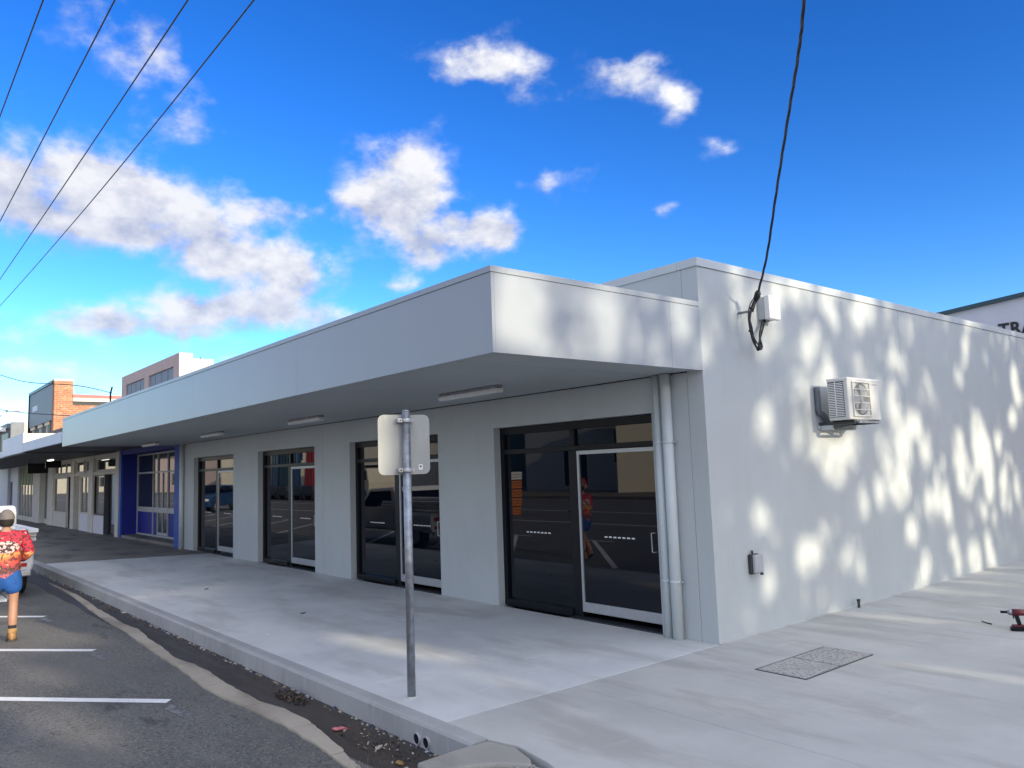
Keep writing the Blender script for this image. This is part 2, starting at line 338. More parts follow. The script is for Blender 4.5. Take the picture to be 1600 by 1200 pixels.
def box(name, dims, mt, parent=None, bevel=0): return MB().box(*dims, mt).build(name, parent, bevel)
def structure(o): o['kind'] = 'structure'; return o

GZ = -.17      # road level; the footpath is at 0
# ================================================================ SETTING
# terrain sheet to the horizon
structure(MB().poly([(-2500, -2500, -.30), (2500, -2500, -.30), (2500, 2500, -.30), (-2500, 2500, -.30)], [(0, 1, 2, 3)], 'ground').build('ground'))
structure(MB().poly([(-220, -26, GZ), (16, -26, GZ), (16, -3.318, GZ), (-220, -3.318, GZ)], [(0, 1, 2, 3)], 'asphalt').build('road'))
structure(MB().poly([(10, -3.318, GZ), (16, -3.318, GZ), (16, 60, GZ), (10, 60, GZ)], [(0, 1, 2, 3)], 'asphalt').build('side_road'))
structure(MB().box(-220, 16, -34, -26, -.29, -.02, 'ground').build('far_verge'))
structure(MB().box(16, 60, -12, 60, -.29, -.06, 'ground').build('near_verge'))
# gutter channel: wet dirt at the foot of the kerb
g = MB(); pts_o = []; pts_i = []
n = 120
for i in range(n+1):
    x = -22 + 22.5*i/n
    pts_i.append((x, -3.319, GZ+.006)); pts_o.append((x, -3.74 + .05*noise.noise((x*.9, 0, 0)), GZ+.004))
g.poly(pts_i+pts_o, [(i, i+1, n+2+i, n+1+i) for i in range(n)], 'gutter')
structure(g.build('gutter'))
# broken pale concrete apron between gutter dirt and asphalt, in separate worn pieces
inner = [(-13,-3.50),(-10.8,-3.46),(-9.6,-3.50),(-8.9,-3.55),(-7.9,-3.56),(-7.1,-3.60),(-6.4,-3.56),(-5.6,-3.64),(-5.0,-3.66),(-4.36,-3.72),(-3.9,-3.67),(-3.4,-3.66),(-2.9,-3.70),(-2.46,-3.70),(-2.03,-3.70),(-1.7,-3.64),(-1.26,-3.63),(-.9,-3.68),(-.5,-3.74),(-.2,-3.80),(.1,-3.84)]
outer = [(-13,-3.53),(-10.8,-3.55),(-9.6,-3.61),(-8.9,-3.66),(-7.9,-3.70),(-7.1,-3.73),(-6.4,-3.73),(-5.6,-3.77),(-5.0,-3.80),(-4.36,-3.82),(-3.9,-3.83),(-3.4,-3.86),(-2.9,-3.90),(-2.46,-3.90),(-2.03,-3.86),(-1.7,-3.84),(-1.26,-3.82),(-.9,-3.83),(-.5,-3.85),(-.2,-3.88),(.1,-3.90)]
def dens_line(a, amp, sd):
    out = []
    for (x0, y0), (x1, y1) in zip(a, a[1:]):
        for k in range(6):
            t = k/6; x = x0+(x1-x0)*t; out.append((x, y0+(y1-y0)*t + amp*noise.noise((x*5, sd, 0)) + amp*.5*noise.noise((x*17, sd, 3))))
    return out + [a[-1]]
di, do_ = dens_line(inner, .02, 1), dens_line(outer, .012, 7)
apron = bpy.data.objects.new('concrete_apron', None); C.objects.link(apron); structure(apron); apron.empty_display_size = .2
cuts = [0, 14, 31, 47, 59, 72, 85, 98, 110, len(di)-1]
for a, b in zip(cuts, cuts[1:]):
    A = di[a:b+1]; B = do_[a:b+1]; A[-1] = (A[-1][0]-.012, A[-1][1]); B[-1] = (B[-1][0]-.012, B[-1][1])
    k = len(A); zt = GZ+.012+random.uniform(0, .004)
    P_ = [(x, y, zt) for x, y in A] + [(x, y, zt+.002) for x, y in B] + [(x, y, GZ-.02) for x, y in A] + [(x, y, GZ-.02) for x, y in B]
    F_ = [(i, i+1, k+i+1, k+i) for i in range(k-1)] + [(i, i+1, 2*k+i+1, 2*k+i) for i in range(k-1)] + [(k+i, k+i+1, 3*k+i+1, 3*k+i) for i in range(k-1)]
    F_ += [(0, k, 3*k, 2*k), (k-1, 2*k-1, 4*k-1, 3*k-1)]
    MB().poly(P_, F_, 'apron').build('apron_slab', apron)
# kerb
kr = bpy.data.objects.new('kerb', None); C.objects.link(kr); structure(kr); kr.empty_display_size = .2
xs = [.48, -3.1, -6.7, -10.3, -13.9, -17.5, -22, -28, -36, -50]
for a, b in zip(xs, xs[1:]):
    s = MB(); a2 = a-.006
    prof = [(-3.19, -.28), (-3.19, .002), (-3.285, .001), (-3.305, -.006), (-3.317, -.022), (-3.325, GZ-.05), (-3.325, -.28)]
    s.xprism(prof, b, a2, 'kerb' if a > -17 else 'oldpath'); s.build('kerb_segment', kr)
# rough debris line at the kerb foot
s = MB()
for i in range(520):
    x = random.uniform(-16, .4); q = random.uniform(.006, .022)*(1.5 if random.random() < .1 else 1); y = -3.335-abs(random.gauss(0, .018)); z = GZ+.006
    s.poly([(x-q, y-q*.6, z), (x+q, y-q*.5, z), (x+q*.7, y+q*.7, z), (x-q*.8, y+q*.5, z), (x, y, z+q*.8)], [(0, 1, 4), (1, 2, 4), (2, 3, 4), (3, 0, 4)], random.choice(['apron', 'gutter', 'dark', 'gutter', 'ground', 'kerb']))
tag(s.build('kerb_grit'), 'line of grit and crumbs along the kerb foot', 'grit', kind='stuff')
# footpath slabs
fp = bpy.data.objects.new('footpath', None); C.objects.link(fp); structure(fp); fp.empty_display_size = .2
def slab(x0, x1, y0, y1, mt, parent, dz=0): return MB().box(x0+.004, x1-.004, y0+.004, y1-.004, -.28, dz, mt).build('slab', parent, .004)
MB().prism([(-.002, -3.188), (-.002, -.002), (-14.35, -.002), (-15.6, -3.188)], -.28, .0, 'path').build('slab', fp, .004)
MB().prism([(-14.358, -.002), (-15.608, -3.188), (-22, -3.188), (-22, -.002)], -.28, -.002, 'oldpath').build('slab', fp, .004)
for i in range(6): slab(-22-5*(i+1), -22-5*i, -3.188, -.0, 'oldpath', fp, -.002)
slab(-130, -52, -3.188, 0, 'oldpath', fp)
sp = bpy.data.objects.new('side_footpath', None); C.objects.link(sp); structure(sp); sp.empty_display_size = .2
ys = [-1.9, 1.6, 5.2, 8.8, 12.4, 16]
MB().prism([(.004, -3.188), (.49, -3.188), (.72, -3.13), (1.05, -3.18), (2.4, -3.6), (3.0, -3.6), (3.0, -1.95), (.004, -1.95)], -.28, -.001, 'sidepath').build('slab', sp, .003)
slab(3.0, 6.5, -3.6, -1.948, 'sidepath', sp, -.001)
ys = [-1.948, 2.0, 5.6, 9.2, 12.8, 18, 30]
for a, b in zip(ys, ys[1:]):
    for c, d in ((0, 3.0), (3.0, 6.5)): slab(c, d, a, b, 'sidepath', sp, -.001)
structure(MB().box(6.5, 10, -3.6, 40, -.29, -.05, 'ground').build('grass_verge'))
# thin dusty fillet of mortar along the wall base on the side path
s = MB(); k = 60
P_ = [(.001, .0+11*i/k, .012+.004*noise.noise((i*.7, 0, 0))) for i in range(k+1)] + [(.028+.02*noise.noise((i*.9, 3, 0)), 11*i/k, .0005) for i in range(k+1)]
structure(s.poly(P_, [(i, i+1, k+2+i, k+1+i) for i in range(k)], 'sidepath').build('wall_base_fillet'))
# gravel at the old corner
s = MB().prism([(.95, -3.24), (1.1, -3.2), (2.4, -3.62), (3.0, -3.62), (5, -4.6), (.55, -4.6), (.62, -3.62)], -.28, -.030, 'gravel')
tag(s.build('gravel_patch'), kind='structure')
s = MB()
for i in range(1500):
    x = random.uniform(.7, 2.6); y = random.uniform(-4.0, -3.22)
    if y > -3.2-.33*(x-1.05) - .03 or (x < .95 and y > -3.45): continue
    q = random.uniform(.006, .02); z = -.030; a = random.uniform(0, 6.28)
    c, d = math.cos(a)*q, math.sin(a)*q
    s.poly([(x-c, y-d, z), (x+d, y-c, z), (x+c, y+d, z), (x-d, y+c, z), (x, y, z+q*.9)], [(0, 1, 4), (1, 2, 4), (2, 3, 4), (3, 0, 4)], random.choice(['apron', 'gravel', 'oldkerb', 'gutter', 'kerb']))
tag(s.build('gravel_stones'), 'pale gravel stones beside the old kerb block', 'gravel', kind='stuff')
ok = MB().prism([(.485, -3.74), (.47, -3.45), (.487, -3.192), (.70, -3.135), (.93, -3.20), (1.02, -3.27), (.84, -3.40), (.74, -3.58), (.70, -3.74)], -.28, -.006, 'oldkerb').build('old_kerb_block', None, .02)
tag(ok, 'weathered beige concrete kerb block at the end of the new kerb beside gravel', 'kerb block')
# painted parking lines
d = Vector((-.751, -.660, 0)); nrm = Vector((-d.y, d.x, 0))
for i, xk in enumerate([0.2, -2.68, -5.53, -8.70, -11.7, -14.9, -18, -21.2, -24.4, -27.6, -30.8, -34, -37.2, -40.4, -43.6]):
    a = Vector((xk, -4.255, 0)); b = a + d*(5.6 if i > 0 else 5.6); w = .055
    if i == 0: a = Vector((-.9, -5.2, 0)); continue
    z = GZ+.004; s = MB()
    s.poly([(*(a+nrm*w).xy, z), (*(b+nrm*w).xy, z), (*(b-nrm*w).xy, z), (*(a-nrm*w+d*.02).xy, z)], [(0, 1, 2, 3)], 'linepaint')
    s.poly([(b.x-.7, b.y-.05, z+.001), (b.x+.7, b.y-.05, z+.001), (b.x+.7, b.y+.05, z+.001), (b.x-.7, b.y+.05, z+.001)], [(0, 1, 2, 3)], 'linepaint')
    structure(s.build('parking_line'))
    # remains of an older line
    a2 = a + Vector((.12, -.02, 0))
    if i in (1, 2, 3): structure(MB().poly([(a2.x, a2.y, z), (a2.x+.42, a2.y+.04, z), (a2.x+.5, a2.y-.04, z), (a2.x+.1, a2.y-.09, z)], [(0, 1, 2, 3)], 'fadedpaint').build('faded_parking_line'))
for y in (-12.2, -17): structure(MB().box(-120, 10, y-.06, y+.06, GZ+.001, GZ+.005, 'linepaint').build('lane_line'))
structure(MB().yprism([(-1500, -5), (-1300, 40), (-1100, 70), (-900, 55), (-700, 85), (-450, 40), (-300, 10), (-200, -5)], -620, -520, 'hill').build('hills'))

# ================================================================ MAIN BUILDING
H, ZB, ZT, D, LX, BX = 3.81, 2.667, 3.35, 2.659, -17.09, -16.55
bld = empty('commercial_building', (0, 0, 0), 0, 'newly painted pale grey corner shop building with deep cantilever canopy and black shopfronts', 'building')
bays = [(-3.395, -.69), (-7.38, -4.70), (-11.42, -8.735), (-15.56, -12.84)]
HD = 2.285
def facade_panel(x0, x1):
    s = MB(); cuts = [b for b in bays if b[0] > x0 and b[1] < x1]; cuts.sort()
    x = x0
    for b in cuts: s.box(x, b[0], 0, .24, -.05, HD, 'wall'); x = b[1]
    s.box(x, x1, 0, .24, -.05, HD, 'wall'); s.box(x0, x1, 0, .24, HD, 3.72, 'wall')
    # merge hidden inner faces away by welding
    s.build('facade_panel', bld)
facade_panel(-8.382, -.203); facade_panel(BX, -8.390)
# thick end wall of precast panels along the side path
for a, b in ((0, 4.416), (4.421, 8.9), (8.905, 13)):
    box('wall_panel', (-.2, 0, a, b, -.05, 3.72), 'wall', bld, .004)
box('joint_sealant', (-.19, -.003, 4.39, 8.93, 0, 3.7), 'wall', bld)
box('wall_panel', (BX, -.2, 12.8, 13, -.05, 3.72), 'wall', bld)
box('wall_panel', (BX, BX+.2, .24, 12.8, -.05, 3.72), 'wall', bld)
box('roof_deck', (BX+.2, -.2, .24, 12.8, 3.3, 3.4), 'cap', bld)
# parapet capping in lengths with lapped joints
for a, b in ((-.012, 2.9), (2.903, 5.8), (5.803, 8.7), (8.703, 13.01)):
    s = MB().box(-.24, .012, a, b, 3.722, H, 'cap'); s.box(-.24, .0135, b-.03, b-.002, 3.721, H+.001, 'cap'); s.build('capping', bld, .003)
xx = -.242
while xx > BX:
    b = max(BX, xx-3.2); s = MB().box(b+.002, xx, -.012, .26, 3.722, H, 'cap'); s.build('capping', bld, .003); xx = b
# canopy: fascia sheets, capping, soffit boards, roof
fx = [.003, -3.6, -7.2, -10.8, -14.4, LX]
for a, b in zip(fx, fx[1:]):
    box('fascia_sheet', (b+.0015, a, -D, -D+.03, ZB-.012, ZT-.052), 'fascia', bld, .002)
    box('fascia_capping', (b+.0015, a+(.006 if a > 0 else 0), -D-.007, -D+.16, ZT-.05, ZT), 'fascia', bld, .002)
box('fascia_sheet', (-.027, .003, -D+.031, -.47, ZB-.012, ZT-.052), 'fascia', bld, .002)
box('fascia_sheet', (-.027, .003, -.467, -.001, ZB-.012, ZT-.052), 'fascia', bld, .002)
box('fascia_capping', (-.157, .009, -D+.161, -.013, ZT-.05, ZT), 'fascia', bld, .002)
box('fascia_sheet', (LX, LX+.03, -D+.03, 0, ZB-.012, ZT-.052), 'fascia', bld)
box('canopy_roof', (LX+.03, -.158, -D+.161, -.013, ZT-.14, ZT-.10), 'cap', bld)
sxs = [-.03, -.6, -3.0, -5.4, -7.8, -10.2, -12.6, -15.0, LX+.032]
for a, b in zip(sxs, sxs[1:]): box('soffit_board', (b+.003, a-.003, -D+.033, -.004, ZB, ZB+.012), 'soffit', bld)
box('soffit_batten', (LX+.04, -.04, -D+.05, -.02, ZB+.013, ZB+.03), 'dark', bld)
box('soffit_edge_strip', (LX+.05, -.2, -.022, -.001, ZB-.010, ZB-.001), 'black', bld)  # thin black strip along the edge where soffit meets facade
# shopfronts
def shopfront(x0, x1, first):
    y0, y1 = .105, .165
    fr = MB(); mid = (x0+x1)/2 + .02
    fr.box(x0, x0+.07, y0, y1, 0, HD, 'black'); fr.box(x1-.04, x1, y0, y1, 0, HD, 'black')
    fr.box(x0+.071, x1-.041, y0, y1, HD-.095, HD, 'black')
    fr.box(x0+.071, x1-.041, y0, y1, 1.935, 1.995, 'black')
    fr.box(mid-.075, mid+.075, y0, y1, 0.0, 1.934, 'black'); fr.box(mid-.035, mid+.035, y0, y1, 1.996, HD-.096, 'black')
    fr.box(x0+.071, mid-.076, y0-.03, y1, 0, .085, 'black')
    fo = fr.build('window_frame', bld, .003)
    g = .14
    for (a, b, c, d_) in ((x0+.071, mid-.076, .086, 1.934), (x0+.071, mid-.036, 1.996, HD-.096), (mid+.036, x1-.041, 1.996, HD-.096)):
        box('pane', (a, b, g, g+.01, c, d_), 'glass', fo)
    def dots(a, par, yy):
        for k in range(7): box('marker_dash', (a+k*.068, a+k*.068+.043, yy-.003, yy-.0005, .935, .951), 'white', par)
    dots((x0+.071+mid-.076)/2-.24, fo, g)
    dr = MB(); a, b = mid+.078, x1-.043
    dr.box(a, a+.032, y0-.012, y1-.02, .075, 1.93, 'silver'); dr.box(b-.012, b, y0-.012, y1-.02, .075, 1.93, 'silver')
    dr.box(a+.033, b-.013, y0-.012, y1-.02, 1.885, 1.93, 'silver'); dr.box(a+.033, b-.013, y0-.012, y1-.02, .075, .185, 'silver')
    do = dr.build('door', bld, .002)
    box('pane', (a+.033, b-.013, g-.03, g-.02, .186, 1.884), 'glass', do)
    dots((a+b)/2-.22, do, g-.03)
    hx = b-.055
    MB().tube([(hx, y0-.012, 1.02), (hx, y0-.05, 1.02), (hx-.03, y0-.055, 1.02), (hx-.03, y0-.055, .82), (hx, y0-.05, .82), (hx, y0-.012, .82)], .007, 'silver', 8).build('handle', do)
    box('threshold', (mid-.074, x1, -.002, y1, -.04, .012), 'dark', bld)
for i, b in enumerate(bays): shopfront(*b, i == 0)
box('interior_wall', (BX+.21, -.21, .5, .52, 0, 3.2), 'dark', bld)
# soffit lights: batten fittings
def batten(x0, y0, lab):
    e = empty('soffit_light', (x0, y0, ZB), 0, lab, 'ceiling light', 'batten lights under the grey canopy')
    MB().box(-.56, .56, -.045, .045, -.035, -.001, 'galv').build('housing', e, .008)
    pr_ = [(-.05, -.036), (.05, -.036), (.045, -.07), (.025, -.085), (-.025, -.085), (-.045, -.07)]
    MB().xprism(pr_, -.57, .57, 'diff').build('diffuser', e, .005)
    for k in (-.45, -.15, .15, .45): MB().box(k-.008, k+.008, -.053, .053, -.045, -.028, 'silver').build('clip', e)
batten(-2.48, -1.06, 'batten light under the canopy nearest the corner, above the street sign')
batten(-6.95, -1.0, 'second batten light from the corner, left of the street sign')
batten(-11.1, -1.06, 'third batten light from the corner, between second and far shopfront')
batten(-15.5, -1.05, 'farthest batten light under the grey canopy, near the blue shop')
# downpipes
def dpipe(x, rad, lab, yy=-.062):
    e = empty('downpipe', (x, yy, 0), 0, lab, 'downpipe', 'pale grey downpipes against the facade')
    MB().tube([(0, 0, -.0), (0, 0, 2.66)], rad, 'pipe', 28).build('pipe', e)
    for z in (.55, 1.95):
        s = MB().tube([(0, 0, z), (0, 0, z+.03)], rad+.003, 'pipe', 28); s.box(rad, rad+.022, 0.0, .05, z+.004, z+.026, 'silver'); s.build('bracket', e)
dpipe(-.560, .046, 'thinner left one of two downpipes between the nearest glass door and the corner', -.055)
dpipe(-.435, .056, 'thicker right one of two downpipes, closest to the building corner', -.066)
dpipe(-16.33, .055, 'pale downpipe at the far end of the facade beside the blue shop')
# ---------------------------------------------------------------- things on the side wall
ac = empty('air_conditioner', (0, 2.06, 2.165), 0, 'white split air conditioner outdoor unit on a bracket high on the side wall', 'air conditioner')
X0, X1, WY, HZ = .175, .42, .745, .47
MB().box(X0, X1, 0, WY, 0, HZ, 'offwhite').build('casing', ac, .012)
MB().box(X0-.003, X1+.004, -.004, WY+.004, HZ-.02, HZ+.006, 'white').build('top_cover', ac, .006)
s = MB().box(X0+.015, X1-.05, -.004, -.0005, .035, HZ-.035, 'black'); s.build('side_recess', ac)
for k in range(20):
    z = .042+k*.0194
    MB().poly([(X0+.017, -.010, z), (X1-.052, -.010, z), (X1-.052, -.003, z+.009), (X0+.017, -.003, z+.009), (X0+.017, -.006, z+.011), (X1-.052, -.006, z+.011)], [(0, 1, 2, 3), (3, 2, 5, 4), (0, 1, 5, 4)], 'white').build('louvre', ac)
MB().box(X0+.095, X0+.103, -.013, -.004, .037, HZ-.037, 'white').build('louvre_mullion', ac)
# fan opening on the front
cy, cz, rr = .29, .235, .185
s = MB(); nn = 40
P_ = [(X1+.001, cy, cz)] + [(X1+.001, cy+rr*math.cos(6.2832*k/nn), cz+rr*math.sin(6.2832*k/nn)) for k in range(nn)]
s.poly([(X1+.0015, p[1], p[2]) for p in P_], [(0, 1+k, 1+(k+1) % nn) for k in range(nn)], 'dark'); s.build('fan_opening', ac)
for k in range(3):
    a = k*2.0944+.3; s = MB(); q = []
    for t in range(7):
        aa = a+t*.26; q.append((X1+.003+.006*t/6, cy+.165*math.cos(aa), cz+.165*math.sin(aa)))
    s.poly([(X1+.006, cy+.03*math.cos(a), cz+.03*math.sin(a)), (X1+.006, cy+.03*math.cos(a+1.2), cz+.03*math.sin(a+1.2))]+q[::-1], [tuple(range(9))], 'boxgrey'); s.build('fan_blade', ac)
MB().tube([(X1+.002, cy, cz), (X1+.014, cy, cz)], .035, 'boxgrey', 20).build('fan_hub', ac)
for k in range(15):
    MB().tube([(X1+.016, cy+(rr+.012)*math.cos(t/28*6.2832) * (k+1)/15, cz+(rr+.012)*math.sin(t/28*6.2832)*(k+1)/15) for t in range(29)], .0016, 'offwhite', 5, False).build('grille_ring', ac)
s = MB()
s.box(X1, X1+.018, .085, .100, .035, .435, 'offwhite'); s.box(X1, X1+.018, .480, .495, .035, .435, 'offwhite')
s.box(X1, X1+.018, .101, .479, .420, .435, 'offwhite'); s.box(X1, X1+.018, .101, .479, .035, .050, 'offwhite'); s.build('grille_frame', ac, .003)
for k in range(4): MB().box(X1+.014, X1+.022, .100, .480, .110+k*.078, .116+k*.078, 'white').build('grille_bar', ac)
s = MB(); s.poly([(X1+.002, .55, .405), (X1+.002, .575, .405), (X1+.002, .5625, .425)], [(0, 1, 2)], 'boxgrey')
for k in range(5): s.box(X1, X1+.002, .585+k*.022, .600+k*.022, .403, .418, 'boxgrey')
s.build('badge', ac)
s = MB(); s.box(.0, .43, .08, .12, -.045, -.012, 'dark'); s.box(.0, .43, .62, .66, -.045, -.012, 'dark')
s.box(.001, .03, .04, .70, -.085, -.046, 'wall'); s.box(.03, .16, .085, .115, -.10, -.046, 'wall'); s.box(.03, .16, .625, .655, -.10, -.046, 'wall'); s.box(.44, .47, .121, .619, -.042, -.015, 'galv'); s.build('wall_bracket', ac, .003)
s = MB(); s.box(.18, .42, .06, .15, -.0115, -.001, 'tyre'); s.box(.18, .42, .6, .69, -.0115, -.001, 'tyre'); s.build('rubber_foot', ac)
pc = MB()
path_ = [(.03, .04, .40)]+[(.03+.0*k, .04, .40-.30*k/6) for k in range(1, 7)]+[(.035+.02*k/6, .045+.14*math.sin(k/6*1.57), .10-.15*(1-math.cos(k/6*1.57))) for k in range(1, 7)]+[(.12, .30, -.065), (.22, .42, -.06)]
pc.tube(path_, .034, 'conduit', 14); pc.build('pipe_cover', ac)
# meter box with incoming mains
mb = empty('service_box', (0, 1.04, 3.262), 0, 'light grey electrical service box high on the side wall by the parapet', 'electrical box')
MB().box(0, .085, 0, .20, 0, .245, 'boxgrey').build('back_box', mb, .006)
MB().box(.086, .150, -.006, .206, -.006, .252, 'white').build('cover', mb, .008)
s = MB()
for k in (.05, .09, .13): s.tube([(.04, k, .0), (.04, k, -.018)], .012, 'boxgrey', 10)
s.build('cable_gland', mb)
cab = empty('service_cable', (.2, .72, 3.45), 0, 'thick twisted black service cable rising from a drip loop to the sky', 'cable')
sup = [(.13, .735, 3.30), (.22, .704, 3.452), (.573, .364, 3.742), (1.061, -.202, 4.13), (1.662, -.964, 4.411), (2.103, -1.547, 4.546), (2.432, -2.03, 4.63), (3.2, -3.2, 4.95), (4.6, -5.2, 5.5), (7.5, -9.6, 6.9)]
def smooth(pts, k=8):
    P_ = [Vector(p) for p in pts]; out = []
    for i in range(len(P_)-1):
        p0 = P_[max(i-1, 0)]; p1 = P_[i]; p2 = P_[i+1]; p3 = P_[min(i+2, len(P_)-1)]
        for j in range(k):
            t = j/k; out.append(.5*((2*p1)+(-p0+p2)*t+(2*p0-5*p1+4*p2-p3)*t*t+(-p0+3*p1-3*p2+p3)*t**3))
    return out+[P_[-1]]
sm = smooth(sup, 14)
inv_off = Vector((-.2, -.72, -3.45))
for ph in (0, 2.09, 4.19):
    q = []
    for i, p in enumerate(sm):
        dd = (sm[min(i+1, len(sm)-1)]-sm[max(i-1, 0)]).normalized(); a = dd.cross(Vector((0, 0, 1))).normalized(); b = dd.cross(a)
        dist = (p-CAM).length; t = i*.42+ph; rr_ = .006
        q.append(p+inv_off+(a*math.cos(t)+b*math.sin(t))*rr_)
    MB().tube(q, .0068, 'cable', 8).build('strand', cab)
loop = [(.22, .704, 3.452), (.17, .69, 3.37), (.15, .66, 3.26), (.15, .645, 3.14), (.155, .66, 3.02), (.16, .70, 2.94), (.16, .765, 2.90), (.14, .83, 2.93), (.10, .885, 3.0), (.07, .95, 3.12), (.05, 1.05, 3.25)]
sl_ = smooth(loop, 6)
for k, (ox, oy, rd) in enumerate(((0, 0, .011), (.012, .014, .009), (-.012, .01, .009), (.004, -.02, .006), (.0, .03, .006))):
    q = [p+inv_off+Vector((ox*math.sin(i*.35+k), oy*(1+math.sin(i*.2+k*2)), ox*math.cos(i*.3))) for i, p in enumerate(sl_)]
    MB().tube(q, rd, 'cable', 8).build('drip_loop', cab)
MB().tube([Vector(p)+inv_off for p in ((.20, .708, 3.415), (.235, .696, 3.47), (.25, .68, 3.49))], [.03, .034, .022], 'cable', 10).build('cable_clamp', cab)
s = MB().tube([Vector(p)+inv_off for p in ((.003, .68, 3.30), (.10, .68, 3.30), (.15, .68, 3.29))], .014, 'galv', 8); s.build('hook', cab)
for t in (8, 20, 34, 46):
    p = sl_[t]+inv_off; dd = (sl_[t+1]-sl_[t]).normalized(); MB().tube([p, p+dd*.02], .022, 'cable', 8).build('cable_tie', cab)
jb = empty('junction_box', (0, .55, .60), 0, 'small grey weatherproof outlet box low on the side wall near the corner', 'outlet box')
MB().box(0, .045, .0, .15, 0, .20, 'dark').build('backplate', jb, .012)
MB().box(.046, .085, .012, .155, .012, .195, 'boxgrey').build('cover', jb, .012)
MB().tube([(.02, .06, .20), (.02, .06, .235)], .011, 'dark', 8).build('gland', jb)
MB().box(.07, .095, .10, .125, -.008, .013, 'dark').build('latch', jb)
st = MB().tube([(.06, 2.62, 0), (.06, 2.62, .075)], .016, 'dark', 12); st.tube([(.06, 2.62, .07), (.06, 2.62, .095)], .021, 'dark', 12)
tag(st.build('pipe_stub'), 'short dark capped pipe stub standing at the foot of the side wall', 'pipe stub')
# ---------------------------------------------------------------- service pit covers
def pitmat():
    m = concrete('pit_cover_concrete', (.40, .39, .36), (.50, .49, .45), (.30, .29, .26)); t = m.node_tree
    geo = t.nodes.new('ShaderNodeNewGeometry'); mp = t.nodes.new('ShaderNodeMapping'); mp.inputs['Rotation'].default_value = (0, 0, .6); mp.inputs['Scale'].default_value = (30, 60, 1)
    t.links.new(geo.outputs['Position'], mp.inputs[0]); n = t.nodes.new('ShaderNodeTexNoise'); n.inputs['Scale'].default_value = 1.0; n.inputs['Detail'].default_value = 3
    t.links.new(mp.outputs[0], n.inputs['Vector']); p = t.nodes['Principled BSDF']
    fac = sstep(n.outputs[0], .52, .60, tree=t); src = p.inputs['Base Color'].links[0].from_socket
    t.links.new(mixc(mn('MULTIPLY', fac, .75, tree=t), src, (.12, .115, .10), tree=t), p.inputs['Base Color'])
    return m
M['pit'] = pitmat()
pit = empty('service_pit', (.99, 0, 0), 0, 'pair of textured concrete service pit covers with dark steel surround in the side path', 'pit cover')
s = MB()
for a in ((-.235, -.222, -.56, .56), (.222, .235, -.56, .56), (-.221, .221, -.56, -.548), (-.221, .221, .548, .56), (-.221, .221, -.006, .006)): s.box(*a, -.02, .004, 'dark')
s.build('surround', pit)
for y0, y1 in ((-.545, -.009), (.009, .545)):
    MB().box(-.218, .218, y0, y1, -.02, .007, 'pit').build('cover', pit, .004)
# ---------------------------------------------------------------- sign
sg = empty('street_sign', (-.69, -3.03, 0), R(-12.4), 'back of a small rectangular metal sign on a galvanised pole at the kerb', 'street sign')
MB().tube([(0, 0, -.1), (0, 0, 2.235)], .033, 'galv', 24).build('pole', sg)
MB().tube([(0, 0, 2.236), (0, 0, 2.25)], [.033, .026], 'galv', 24).build('pole_cap', sg)
pl = []
for cx_, cz_, a0 in ((.215-.05, 2.215-.05, 0), (-.225+.05, 2.215-.05, 90), (-.225+.05, 1.73+.05, 180), (.215-.05, 1.73+.05, 270)):
    for k in range(7): t = R(a0+15*k); pl.append((cx_+.05*math.cos(t), cz_+.05*math.sin(t)))
MB().xprism(pl, -.048, -.044, 'plate').build('plate', sg, .001)
for z in (1.765, 2.165):
    s = MB().tube([(0, 0, z-.016), (0, 0, z+.016)], .041, 'silver', 20)
    s.box(-.043, .01, -.075, -.041, z-.016, z+.016, 'silver'); s.box(-.043, .01, .041, .06, z-.012, z+.012, 'silver'); s.build('clamp', sg, .003)
    s = MB().tube([(.0, -.058, z), (.022, -.058, z)], .016, 'silver', 8); s.tube([(.022, -.058, z), (.030, -.058, z)], .007, 'dark', 8); s.build('bolt', sg)
MB().box(-.0435, -.0425, .115, .15, 1.765, 1.81, 'white').build('sticker', sg)
MB().tube([(-.0424, .132, 1.792), (-.0415, .132, 1.792)], .008, 'textblack', 10).build('rivet', sg)
tag(MB().tube([(-.69, -3.03, .0005), (-.69, -3.03, .010)], .044, 'path', 20).build('mortar_collar'), 'small mortar collar round the foot of the sign pole', 'mortar collar')
# ---------------------------------------------------------------- drain pipes in the kerb
for x, lb in ((-.155, 'left one of two drain pipe ends in the kerb face'), (-.035, 'right one of two drain pipe ends in the kerb face')):
    e = empty('drain_pipe', (x, -3.325, -.115), 0, lb, 'drain pipe', 'drain pipe ends in the kerb face')
    s = MB(); nn = 24; ring = []
    for yy, rd in ((.05, .042), (-.012, .042), (-.012, .036), (.05, .036)):
        ring.append([(rd*math.cos(6.2832*k/nn), yy, rd*math.sin(6.2832*k/nn)) for k in range(nn)])
    for a, b in zip(ring, ring[1:]): s.poly(a+b, [(k, (k+1) % nn, nn+(k+1) % nn, nn+k) for k in range(nn)], 'boxgrey', True)
    s.build('pipe_rim', e)
    MB().poly([(.0365*math.cos(6.2832*k/nn), -.004, .0365*math.sin(6.2832*k/nn)) for k in range(nn)], [tuple(range(nn))], 'black').build('pipe_mouth', e)
